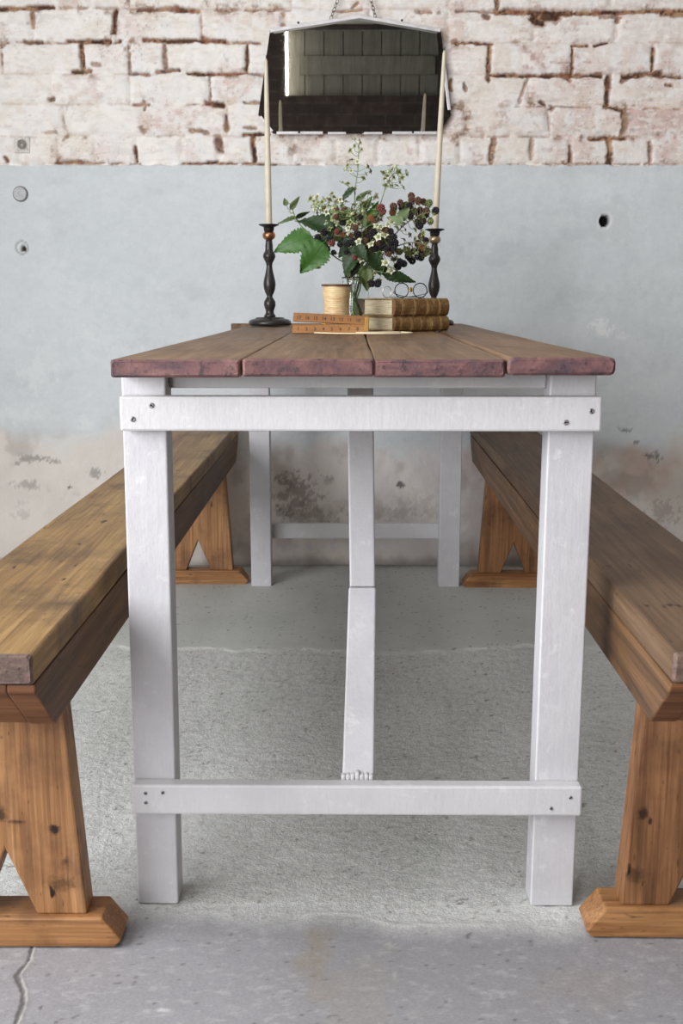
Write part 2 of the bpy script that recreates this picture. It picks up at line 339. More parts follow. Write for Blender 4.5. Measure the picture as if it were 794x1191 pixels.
    t.bump(t.noise(o, 220, 5, 0.6), 0.25, 0.002); t.b.inputs['Specular IOR Level'].default_value = 0.2
    return gridmesh('wall_back', P, np.clip(col, 0, 1).astype(np.float32), t.m)
wall_back()

def floor():
    xs = steps((XL, -1.05, 0.03), (-1.05, -0.45, 0.0045), (-0.45, -0.33, 0.0016), (-0.33, 1.05, 0.0045), (1.05, XR, 0.03))
    ys = steps((YF, 0.75, 0.05), (0.75, 1.02, 0.004), (1.02, 1.32, 0.0022), (1.32, 2.0, 0.004), (2.0, WY + 0.011, 0.006))
    X, Y = np.meshgrid(xs, ys)
    n1 = fbm(X, Y, 4, 5, 101); n2 = fbm(X, Y, 30, 4, 102); n3 = fbm(X, Y, 110, 3, 103); n4 = fbm(X * 3, Y * .6, 3, 4, 104)
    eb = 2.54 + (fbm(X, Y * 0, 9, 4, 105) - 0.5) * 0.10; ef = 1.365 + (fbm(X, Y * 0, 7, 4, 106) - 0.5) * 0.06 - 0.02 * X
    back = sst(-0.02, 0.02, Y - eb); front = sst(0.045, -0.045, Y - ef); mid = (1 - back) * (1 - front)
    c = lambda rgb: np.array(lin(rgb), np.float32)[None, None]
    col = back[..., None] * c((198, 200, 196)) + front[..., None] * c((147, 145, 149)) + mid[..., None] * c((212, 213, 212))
    col = col * (0.86 + 0.28 * n1)[..., None]
    col = mixc(col, (176, 182, 174), sst(0.5, 0.7, n4) * 0.30 * (1 - front))
    col = mixc(col, (214, 214, 208), mid * sst(0.50, 0.68, n3) * 0.5); col = mixc(col, (124, 124, 124), mid * sst(0.52, 0.70, fbm(X, Y * 1.5, 130, 3, 108)) * 0.22)
    col = mixc(col, (200, 200, 196), back * sst(0.6, 0.74, fbm(X * .4, Y * 2, 12, 4, 109)) * 0.4)
    col = mixc(col, (84, 78, 72), sst(0.80, 0.86, fbm(X, Y, 130, 2, 110)) * 0.6)
    col = mixc(col, (186, 184, 184), front * sst(0.55, 0.75, fbm(X, Y * 1.6, 70, 4, 115, .7)) * 0.35)
    rid = sst(0.009, 0.002, abs(Y - eb)) * sst(0.40, 0.55, fbm(X, Y * 0, 18, 3, 111)); col = mixc(col, (222, 224, 220), rid * 0.75)
    rid2 = sst(0.004, 0.001, abs(Y - ef - 0.006)) * sst(0.42, 0.55, fbm(X, Y * 0, 16, 3, 112)) * sst(0.45, 0.1, abs(X)); col = mixc(col, (214, 214, 210), rid2 * 0.4)
    for (cx, cy, rx, ry, cc, a) in [(-0.03, 1.28, .03, .10, (142, 132, 116), .55), (0.02, 1.2, .06, .12, (150, 144, 136), .35), (0.30, 1.22, .10, .05, (150, 142, 136), .35), (-0.3, 1.25, .1, .04, (150, 146, 146), .3), (-0.21, 1.17, .015, .008, (222, 222, 220), .7)]:
        col = mixc(col, cc, a * sst(1.2, 0.3, np.hypot((X - cx) / rx, (Y - cy) / ry) + (n2 - .5) * 1.6))
    def line(pts, wdt):
        d = np.full(X.shape, 9.0)
        for (ax, ay), (bx, by) in zip(pts, pts[1:]):
            l2 = (bx - ax) ** 2 + (by - ay) ** 2; t = np.clip(((X - ax) * (bx - ax) + (Y - ay) * (by - ay)) / l2, 0, 1)
            d = np.minimum(d, np.hypot(X - ax - t * (bx - ax), Y - ay - t * (by - ay)) + (n2 - .5) * 0.004 + (n3 - .5) * .004)
        return sst(wdt, wdt * 0.3, d)
    ck = line([(-0.397, 1.32), (-0.392, 1.27), (-0.398, 1.24), (-0.382, 1.21), (-0.374, 1.185), (-0.372, 1.14), (-0.362, 1.0), (-0.35, 0.8)], 0.0038)
    ck2 = line([(0.03, 1.345), (0.06, 1.31), (0.07, 1.27), (0.062, 1.20)], 0.004) * sst(.45, .6, fbm(X, Y, 25, 2, 113))
    ck3 = line([(0.0, 1.9), (0.01, 1.6), (0.003, 1.42)], 0.003) * sst(.5, .6, fbm(X, Y, 25, 2, 114))
    col = mixc(col, (184, 180, 175), np.maximum(ck, ck2) * 0.6 * sst(.3, .55, fbm(X, Y, 55, 3, 116))); col = mixc(col, (206, 206, 202), ck3 * 0.5)
    ckd = line([(-0.401, 1.32), (-0.396, 1.27), (-0.402, 1.24), (-0.386, 1.21), (-0.378, 1.185), (-0.376, 1.14), (-0.366, 1.0)], 0.0036); col = mixc(col, (74, 68, 64), ckd * 0.7)
    wall_band = sst(WY - 0.06, WY - 0.005, Y + (n2 - .5) * 0.06); col = mixc(col, (112, 110, 106), wall_band * .5)  # floor colour darkens toward the back wall
    h = mid * ((n3 - 0.5) * 0.0022 + (n2 - 0.5) * 0.002) + front * (n2 - 0.5) * 0.0012 + back * (n2 - .5) * 0.001 + rid * 0.002 + 0.0006 * ck + rid2 * 0.0012 + back * 0.003 - 0.0012 * ckd
    P = np.stack([X, Y, h - 0.0015], -1)
    t = NT('painted_concrete', 0.8); a = t.n('ShaderNodeVertexColor', layer_name='Col'); o = t.obj(); t.b.inputs['Specular IOR Level'].default_value = 0.25
    f = t.noise(o, 260, 5, 0.65); f2 = t.noise(o, 90, 4, 0.6)
    cc = t.mix(t.math('ADD', t.math('MULTIPLY', a.outputs['Alpha'], 0.22), 0.15), a.outputs['Color'], t.ramp(f, [(0.32, (0.2, 0.2, 0.2, 1)), (0.68, (0.85, 0.85, 0.85, 1))]), 'OVERLAY')
    t.color(cc)
    b = t.n('ShaderNodeBump'); t.l(t.math('ADD', f, t.math('MULTIPLY', f2, 0.6)), b.inputs['Height']); t.l(t.math('ADD', t.math('MULTIPLY', a.outputs['Alpha'], 0.6), 0.15), b.inputs['Strength']); b.inputs['Distance'].default_value = 0.003
    t.l(b.outputs[0], t.b.inputs['Normal'])
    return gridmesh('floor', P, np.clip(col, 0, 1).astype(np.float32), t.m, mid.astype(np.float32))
floor()

def brick_mat(name, c1, c2, mortar):
    t = NT(name, 0.9); o = t.obj(); b = t.n('ShaderNodeTexBrick'); v = t.mapping(o, (1, 1, 1), (0, 0, 0), (R(90), 0, 0)); t.l(v, b.inputs['Vector'])
    b.inputs['Color1'].default_value = L4(c1); b.inputs['Color2'].default_value = L4(c2); b.inputs['Mortar'].default_value = L4(mortar)
    b.inputs['Scale'].default_value = 1; b.inputs['Brick Width'].default_value = 0.23; b.inputs['Row Height'].default_value = 0.085; b.inputs['Mortar Size'].default_value = 0.006
    t.color(t.mix(t.rng(t.noise(o, 14, 5), .4, .7), b.outputs[0], L4((34, 24, 20)))); t.bump(t.noise(o, 60, 4), .4, .004)
    return t.m
M_dbrick = brick_mat('unlit_brick', (58, 44, 38), (44, 33, 30), (66, 58, 52))  # colour lowered so the brick reads as unlit in the mirror
M_wallside = plain('limewashed_wall', (206, 202, 196), 0.9, scale=6)
M_wallright = plain('low_bounce_brown', (128, 116, 106), 0.9, scale=6)  # unseen right wall, darkened to cut bounce onto right-facing faces
M_ceil = plain('painted_ceiling_boards', (150, 148, 142), 0.8, scale=8)
M_board = wood('grey_painted_boards', (88, 86, 78), (100, 98, 90), (110, 108, 100), 0.7, axis=2, stain_amt=.2)
M_trim = plain('worn_white_gloss', (190, 188, 178), 0.5)
T = 0.12
# left wall with its window opening, right wall, ceiling
bm = bmesh.new()
wy0, wy1, wz0, wz1 = -1.1, 1.3, 0.75, 2.25
box(bm, XL - T, XL, YF, wy0, 0, ZC); box(bm, XL - T, XL, wy1, WY, 0, ZC); box(bm, XL - T, XL, wy0, wy1, 0, wz0); box(bm, XL - T, XL, wy0, wy1, wz1, ZC)
struct(obj('wall_left', bm, M_wallside))
struct(bxo('wall_right', (XR, XR + T, YF, WY, 0, ZC), M_wallright, bevel=0))
struct(bxo('ceiling', (XL - T, XR + T, YF, WY, ZC, ZC + T), M_ceil, bevel=0))
wf = struct(bpy.data.objects.new('window_1', None)); C.objects.link(wf); wf.location = (XL - 0.06, 0.1, 1.5)
bm = bmesh.new()
for (a, b, c, d) in ((-1.2, 1.2, -.75, -.70), (-1.2, 1.2, .70, .75), (-1.2, -1.15, -.7, .7), (1.15, 1.2, -.7, .7), (-.42, -.38, -.7, .7), (.38, .42, -.7, .7)): box(bm, -.03, .03, a, b, c, d)
obj('window_frame', bm, M_trim, wf, bevel=.003)
# wall behind the camera: dark brick with a doorway and a boarded loft opening
dx0, dx1, dz1 = -1.92, -1.04, 2.15
hx0, hx1, hz0, hz1 = -0.435, 0.765, 2.180, 2.68
bm = bmesh.new()
box(bm, XL, dx0, YF - T, YF, 0, ZC); box(bm, dx0, dx1, YF - T, YF, dz1, ZC); box(bm, dx1, hx0, YF - T, YF, 0, ZC)
box(bm, hx0, hx1, YF - T, YF, 0, hz0); box(bm, hx0, hx1, YF - T, YF, hz1, ZC); box(bm, hx1, XR, YF - T, YF, 0, ZC)
struct(obj('wall_front', bm, M_dbrick))
hb = struct(bpy.data.objects.new('door_1', None)); C.objects.link(hb); hb.location = (0, YF - T, hz0)
bm = bmesh.new(); nb = 8; bw = (hx1 - hx0) / nb
for k in range(nb): box(bm, hx0 + k * bw + .003, hx0 + (k + 1) * bw - .003, -.03, 0, 0, hz1 - hz0)
obj('door_boards', bm, M_board, hb, bevel=.004)
bxo('door_backing', (hx0 - .05, hx1 + .05, -.05, -.031, -.05, hz1 - hz0), M_board, hb)
bxo('door_ledge', (hx0 + .10, hx1 - .03, 0, .028, .168, .305), M_board, hb)
df = struct(bpy.data.objects.new('added_glow', None)); C.objects.link(df); df.location = (hx0 + .002, YF - .06, (hz0 + hz1) / 2)  # added glowing strip that lights the boards from their left end
t = NT('glow_strip', .4); t.b.inputs['Emission Color'].default_value = (1, .97, .86, 1); t.b.inputs['Emission Strength'].default_value = 11.0
bxo('glow_panel', (0, .012, -.055, .055, -.245, .245), t.m, df, bevel=0)

# ------------------------------------------------------------------ round plugs and plaster rosette on the wall
M_plug = plain('painted_plug', (190, 194, 196), .7, scale=90); M_rust = plain('grey_cap_rim', (132, 128, 124), .6, scale=90)
M_plast = plain('flaking_limewash', (214, 210, 204), .85, scale=120, var=.2)
def at_wall(bm):   # turn a lathe built along +z to face the room
    bmesh.ops.rotate(bm, verts=bm.verts[:], cent=(0, 0, 0), matrix=Matrix.Rotation(R(90), 3, 'X'))
pc = thing('pipe_cap', 'round grey painted cap low on the blue wall, just below the brick', 'cap', (-0.946, WY - 0.002, 1.1248))
bm = bmesh.new(); lathe(bm, [(.0225, -.004), (.0225, .001), (.020, .0015)], 40); at_wall(bm); obj('cap_rim', bm, M_rust, pc, True)
bm = bmesh.new(); lathe(bm, [(.0195, -.003), (.0195, .006), (.018, .0085), (.004, .0095), (.003, .008)], 40); at_wall(bm); obj('cap_face', bm, M_plug, pc, bevel=.0004)
rs = thing('wall_rosette', 'small square plaster rosette with a swirled centre on the white brick', 'rosette', (-0.9337, WY + 0.003, 1.2636))
bm = bmesh.new(); prism(bm, [(-.024, -.022), (.021, -.024), (.024, .018), (.019, .024), (-.020, .022), (-.025, .012)], -.006, .004, 1); obj('rosette_plate', bm, M_plast, rs, bevel=.002)
bm = bmesh.new(); lathe(bm, [(.0175, .003), (.0165, .008), (.0135, .008), (.0125, .005), (.0105, .005), (.0095, .009), (.007, .009), (.006, .005), (.0035, .005), (.002, .009)], 32); at_wall(bm); obj('rosette_swirl', bm, M_plast, rs, True)
bm = bmesh.new(); tube(bm, [(-.012 + .0125 * k / 20 * 0 + (.004 + .010 * k / 40) * math.cos(k * .55) + .012, -.0095, (.004 + .010 * k / 40) * math.sin(k * .55)) for k in range(40)], .0012, seg=6); obj('rosette_groove', bm, plain('grey_groove', (150, 144, 138), .9), rs, True)

# ------------------------------------------------------------------ materials of the furniture
def paint_mat():
    t = NT('worn_lavender_white_paint', 0.42); o = t.obj(); t.b.inputs['Specular IOR Level'].default_value = 0.35
    br = t.noise(t.mapping(o, (1, 1, 1)), 18, 5, .6); fi = t.noise(o, 140, 4, .6)
    col = t.ramp(br, [(.3, L4((184, 183, 191))), (.7, L4((199, 198, 204)))])
    col = t.mix(t.math('MULTIPLY', t.rng(t.noise(o, 34, 5, .7), .58, .70), .75), col, L4((222, 222, 224)))
    col = t.mix(t.math('MULTIPLY', t.rng(t.noise(t.mapping(o, (1, 1, .12)), 150, 4, .65), .55, .72), .4), col, L4((168, 168, 176)))
    col = t.mix(t.math('MULTIPLY', t.rng(t.noise(o, 55, 5, .75), .69, .74), .45), col, L4((150, 144, 142)))
    g = t.n('ShaderNodeNewGeometry'); col = t.mix(t.rng(g.outputs['Pointiness'], .52, .60, 0, .8), col, L4((216, 215, 214)))
    t.color(col); t.bump(t.math('ADD', t.math('ADD', fi, br), t.noise(t.mapping(o, (1, 1, .12)), 120, 4, .6)), .26, .0016)
    return t.m
M_paint = paint_mat()
M_chip = plain('white_filler', (210, 210, 212), .6, scale=200)
M_screw = plain('dull_steel_screw', (150, 146, 150), .45, .5); M_slot = plain('screw_slot', (26, 24, 26), .7)
M_top = wood('red_brown_worn_boards', (88, 64, 44), (116, 88, 62), (138, 110, 82), .5, grain=22, stain=(80, 54, 40), stain_amt=.6, fiber=.45, dents=.5, spec=.30)
def end_mat(name, a, b, cc, sc_=40):
    t = NT(name, .65); o = t.obj(); n = t.noise(t.mapping(o, (.5, 1, 1)), sc_, 5, .65, .6); n2 = t.noise(o, sc_ * 3, 4, .6)
    col = t.ramp(n, [(.34, L4(a)), (.5, L4(b)), (.66, L4(cc))]); col = t.mix(t.math('MULTIPLY', t.rng(n2, .56, .68), .7), col, L4((48, 36, 40)))
    t.color(col); t.bump(t.math('ADD', n, n2), .5, .002); return t.m
M_topend = end_mat('purplish_board_ends', (74, 60, 68), (108, 74, 75), (128, 92, 88))
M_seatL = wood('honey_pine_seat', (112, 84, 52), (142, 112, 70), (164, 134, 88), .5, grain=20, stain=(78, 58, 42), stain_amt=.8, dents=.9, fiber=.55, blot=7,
               knots=[(-.045, .19, .036, .020, .030, .02, .9), (.015, .235, .036, .012, .013, .02, .95), (-.02, .06, .036, .010, .07, .02, .95), (.01, .03, .036, .02, .03, .02, .8), (.03, .62, .036, .007, .012, .02, .95), (-.05, .52, .036, .008, .016, .02, .85), (.0, .75, .036, .030, .05, .02, .45), (-.04, .9, .036, .010, .02, .02, .7), (.05, 1.1, .036, .012, .02, .02, .6), (.04, .4, .036, .02, .006, .02, .6)])
M_seatR = wood('shaded_pine_seat', (84, 64, 48), (104, 82, 62), (122, 98, 76), .55, grain=20, fiber=.5, stain=(72, 54, 42), stain_amt=.5, dents=.8, seed=3.1,
               knots=[(-.045, .35, .036, .008, .010, .02, .9), (-.02, .12, .036, .02, .006, .02, .8), (-.03, .3, .036, .006, .008, .02, .9), (.02, .6, .036, .02, .03, .02, .5), (-.02, 1.1, .036, .012, .03, .02, .5)])  # darker copy of the pine seat, the table's shade put into its colour
M_rail = wood('dark_pine_rail', (78, 56, 38), (104, 76, 50), (126, 94, 62), .5, grain=22, fiber=.5, stain=(58, 42, 30), stain_amt=.65, dents=.7)
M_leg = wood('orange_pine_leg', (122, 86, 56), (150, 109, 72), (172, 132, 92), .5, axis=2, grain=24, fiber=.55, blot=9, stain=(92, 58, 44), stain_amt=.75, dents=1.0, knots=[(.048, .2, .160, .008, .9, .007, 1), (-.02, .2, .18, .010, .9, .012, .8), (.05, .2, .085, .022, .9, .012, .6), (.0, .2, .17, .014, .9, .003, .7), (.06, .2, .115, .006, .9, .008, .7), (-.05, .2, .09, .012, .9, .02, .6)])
M_legR = wood('shaded_pine_leg', (104, 72, 48), (130, 92, 62), (150, 110, 76), .5, axis=2, grain=24, fiber=.55, blot=9, stain=(80, 52, 40), stain_amt=.75, dents=1.0, seed=2.3, knots=[(-.055, .2, .17, .008, .9, .009, .9), (-.045, .2, .16, .003, .9, .006, .9), (-.06, .2, .085, .014, .9, .012, .6), (.03, .2, .2, .02, .9, .015, .5)])  # darker copy of the pine leg, shade on the right bench put into colour
M_foot = wood('orange_pine_foot', (120, 80, 50), (148, 106, 68), (170, 128, 86), .45, axis=0, grain=26, fiber=.5, blot=9, stain=(84, 52, 36), stain_amt=.75, dents=.7)
M_bend = end_mat('greyed_seat_end', (76, 62, 56), (102, 82, 74), (124, 100, 88), 60)
M_cleat = wood('red_brown_cleat', (88, 56, 38), (116, 77, 50), (140, 98, 66), .5, axis=0, grain=24, fiber=.5, blot=9, stain=(58, 36, 28), stain_amt=.8)

def plank(name, dims, mats, parent, jit=0.0012, bevel=.004, seed=0, end_index=None, n=24, r=None):
    """long board along y with slightly wavering edges; end faces may carry a second material"""
    x0, x1, y0, y1, z0, z1 = dims; bm = bmesh.new(); rr = random.Random(seed); r = r or min(.0032, (z1 - z0) * .28)
    prof = [(x0 + r, z0), (x1 - r, z0), (x1 - r * .3, z0 + r * .3), (x1, z0 + r), (x1, z1 - r), (x1 - r * .3, z1 - r * .3), (x1 - r, z1), (x0 + r, z1), (x0 + r * .3, z1 - r * .3), (x0, z1 - r), (x0, z0 + r), (x0 + r * .3, z0 + r * .3)]
    ins = .0035; cx, cz = (x0 + x1) / 2, (z0 + z1) / 2
    st = [(y0, True), (y0 + ins, False)] + [(y0 + (y1 - y0) * k / n, False) for k in range(1, n)] + [(y1 - ins, False), (y1, True)]
    rings = []; ph = [rr.uniform(0, 6) for _ in range(6)]
    for y, end in st:
        jx = jit * (math.sin(y * 3.1 + ph[0]) + .6 * math.sin(y * 9.3 + ph[1])); jz = jit * .6 * (math.sin(y * 2.3 + ph[2]) + .5 * math.sin(y * 7.9 + ph[3]))
        ring = []
        for (x, z) in prof:
            if end: x = cx + (x - cx) * (1 - ins * .8 / (x1 - x0) * 2); z = cz + (z - cz) * (1 - ins * .8 / (z1 - z0) * 2)
            ring.append(bm.verts.new((x + jx, y + (rr.uniform(-jit, jit) if end else 0), z + jz)))
        rings.append(ring)
    m = len(prof)
    for i, (a, b) in enumerate(zip(rings, rings[1:])):
        for k in range(m):
            f = bm.faces.new((a[k], a[(k + 1) % m], b[(k + 1) % m], b[k]))
            if end_index and i in (0, len(rings) - 2): f.material_index = end_index
    for ring, rev in ((rings[0], True), (rings[-1], False)):
        f = bm.faces.new(ring[::-1] if rev else ring)
        if end_index: f.material_index = end_index
    return bm
def nails(parent, spots, mat, slot, y, r=.0036, name='screw', out=-1):
    for k, (x, z) in enumerate(spots):
        bm = bmesh.new(); lathe(bm, [(r, -.002), (r, .0004), (r * .8, .0012), (r * .35, .0012), (r * .3, .0004)], 16); at_wall(bm)
        if out > 0: bmesh.ops.rotate(bm, verts=bm.verts[:], cent=(0, 0, 0), matrix=Matrix.Rotation(R(180), 3, 'Z'))
        bmesh.ops.translate(bm, verts=bm.verts[:], vec=(x, y, z))
        o = obj(name, bm, mat, parent, True)
        bm = bmesh.new(); box(bm, x - r * .75, x + r * .75, y - .0016, y - .0004, z - r * .16, z + r * .16)
        bmesh.ops.rotate(bm, verts=bm.verts[:], cent=(x, y, z), matrix=Matrix.Rotation(.6 + k * 1.3, 3, 'Y')); obj('screw_slot', bm, slot, o)

# ------------------------------------------------------------------ table
def table():
    t = thing('dining_table', 'narrow wooden table with red-brown plank top and worn lavender-white painted legs', 'table', (.0205, 1.34, 0), R(-.6))
    # plank top, four boards in one part
    bms = bmesh.new(); gaps = [-.3005, -.1425, .0185, .179, .3115]; zo = [-.002, -.001, -.0005, .001]
    for k in range(4):
        b = plank('b', (gaps[k] + (.0013 if k else 0), gaps[k + 1] - .0013, .004 - .002 * (k % 2), 1.90 + .004 * (k % 3), .7285 + zo[k], .7500 + zo[k]), None, None, jit=.0010, seed=k + 3, end_index=1, n=28, r=.0026 if k < 3 else .0062)
        me = bpy.data.meshes.new('tmp'); b.to_mesh(me); b.free(); bms.from_mesh(me); bpy.data.meshes.remove(me)
    obj('tabletop', bms, [M_top, M_topend], t)
    def leg(x0, x1, y0, y1, dxb=0.0):
        bm = bmesh.new(); v = box(bm, x0, x1, y0, y1, -.0005, .7275)
        for q in v:
            if q.co.z < .1: q.co.x += dxb
        o = obj('leg', bm, M_paint, t, bevel=.0025, seg=3); return o
    leg(-.2985, -.2425, .060, .104, -.004); leg(.2405, .2990, .060, .104, -.002)
    leg(-.3010, -.2430, 1.782, 1.839); leg(.2420, .3020, 1.782, 1.839)
    f = bxo('top_crossbar', (-.2975, .3025, .0375, .0600, .6580, .7015), M_paint, t, .003)
    nails(f, [(-.257, .690), (-.281, .673), (.258, .6695), (.289, .6835)], M_screw, M_slot, .0375)
    f2 = bxo('lower_crossbar', (-.3005, .2990, .0380, .0595, .1430, .1850), M_paint, t, .003)
    nails(f2, [(-.282, .1735), (-.259, .1745), (-.282, .160), (.258, .1545), (.283, .170)], M_screw, M_slot, .0380, .0026)
    bxo('top_crossbar', (-.3025, .3040, 1.8395, 1.8620, .6580, .7015), M_paint, t, .003)
    bxo('lower_crossbar', (-.3010, .3020, 1.8395, 1.8600, .1300, .1750), M_paint, t, .003)
    bxo('apron', (-.2420, .2400, .0840, .1040, .7080, .7275), M_paint, t, .002)
    bxo('apron', (-.2425, .2415, 1.795, 1.815, .7080, .7275), M_paint, t, .002)
    bxo('side_rail', (-.2960, -.2740, .1045, 1.7815, .6900, .7275), M_paint, t, .002); bxo('side_rail', (.2740, .2960, .1045, 1.7815, .6900, .7275), M_paint, t, .002)
    bxo('cleat', (-.2730, .2730, .400, .445, .7060, .7275), M_paint, t, .002)
    bxo('end_batten', (-.3600, .2900, 1.9060, 1.9300, .7180, .7510), M_top, t, .003)
    # diagonal brace in two spliced pieces, from the lower crossbar up to the underside
    def brace(p, q, hw0, hw1, xo0, xo1, th):
        bm = bmesh.new(); d = Vector((0, q[0] - p[0], q[1] - p[1])).normalized(); nrm = Vector((0, d.z, -d.y))
        vs = []
        for (c, hw, xo) in ((p, hw0, xo0), (q, hw1, xo1)):
            for s in (-1, 1):
                for e in (0, 1): vs.append(bm.verts.new(Vector((xo + s * hw, c[0], c[1])) - nrm * (-th * e)))
        for f in ((0, 1, 3, 2), (4, 6, 7, 5), (0, 4, 5, 1), (2, 3, 7, 6), (0, 2, 6, 4), (1, 5, 7, 3)): bm.faces.new([vs[i] for i in f])
        return bm
    obj('lower_brace', brace((.0650, .1830), (.2280, .4080), .0215, .0200, .0012, .0076, .034), M_paint, t, bevel=.003, seg=3)
    obj('upper_brace', brace((.2290, .4085), (.4080, .7180), .0186, .0205, .0078, .0045, .030), M_paint, t, bevel=.003, seg=3)
    bm = bmesh.new(); rr = random.Random(4)
    for k in range(7): box(bm, -.0215 + k * .0062, -.0155 + k * .0062, .0605, .072 + rr.uniform(-.002, .002), .1780, .1915 + rr.uniform(-.002, .003))
    obj('filler_block', bm, M_chip, t, bevel=.002)
table()

# ------------------------------------------------------------------ benches
def bench(label, loc, rz, Lb, legs, lx, mats, end):
    ms, mr, ml = mats
    t = thing('trestle_bench', label, 'bench', loc, rz, 'pine benches along the table')
    obj('seat', plank('seat', (-.0845, .0845, 0, Lb, .4155, .4500), None, None, jit=.0008, seed=int(loc[0] * 50) + 60, end_index=1, n=30), [ms, end], t)
    for s in (-1, 1):
        bm = bmesh.new(); a, b = (.054, .0850) if s > 0 else (-.0850, -.054)
        prism(bm, [(.006, .4145), (Lb - .006, .4145), (Lb - .006, .405), (Lb - .078, .342), (.078, .342), (.006, .405)], a, b, 0)
        bm.normal_update()
        for f in bm.faces:
            f.normal_update()
            c = f.calc_center_median().y
            if abs(f.normal.y) > .5 and (c < .1 or c > Lb - .1): f.material_index = 1
        obj('side_rail', bm, [mr, M_cleat], t, bevel=.002)
    for y0, sg in ((.0075, 1), (Lb - .0075, -1)):
        bm = bmesh.new(); prism(bm, [(y0, .4140), (y0 + sg * .13, .4140), (y0 + sg * .13, .343), (y0 + sg * .0715, .343), (y0, .405)], -.0538, .0538, 0)
        obj('end_cleat', bm, M_cleat, t, bevel=.002)
    for y in legs:
        bm = bmesh.new(); x = lx
        prism(bm, [(x - .100, .0415), (x - .036, .0415), (x, .131), (x + .036, .0415), (x + .100, .0415), (x + .081, .3415), (x - .081, .3415)], y + .009, y + .049, 1)
        bmesh.ops.translate(bm, verts=bm.verts[:], vec=(0, 0, 0)); obj('leg', bm, ml, t, bevel=.003)
        bm = bmesh.new()
        prism(bm, [(x - .137, 0), (x + .137, 0), (x + .1455, .010), (x + .121, .042), (x - .121, .042), (x - .1455, .010)], y, y + .056, 1)
        obj('foot', bm, M_foot, t, bevel=.003)
    return t
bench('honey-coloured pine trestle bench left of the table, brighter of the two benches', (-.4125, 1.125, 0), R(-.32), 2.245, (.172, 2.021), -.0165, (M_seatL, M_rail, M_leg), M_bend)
bench('pine trestle bench right of the table, its shade toned into the brown wood', (.4385, 1.130, 0), R(-1.0), 2.240, (.187, 1.977), .0225, (M_seatR, M_rail, M_legR), M_bend)

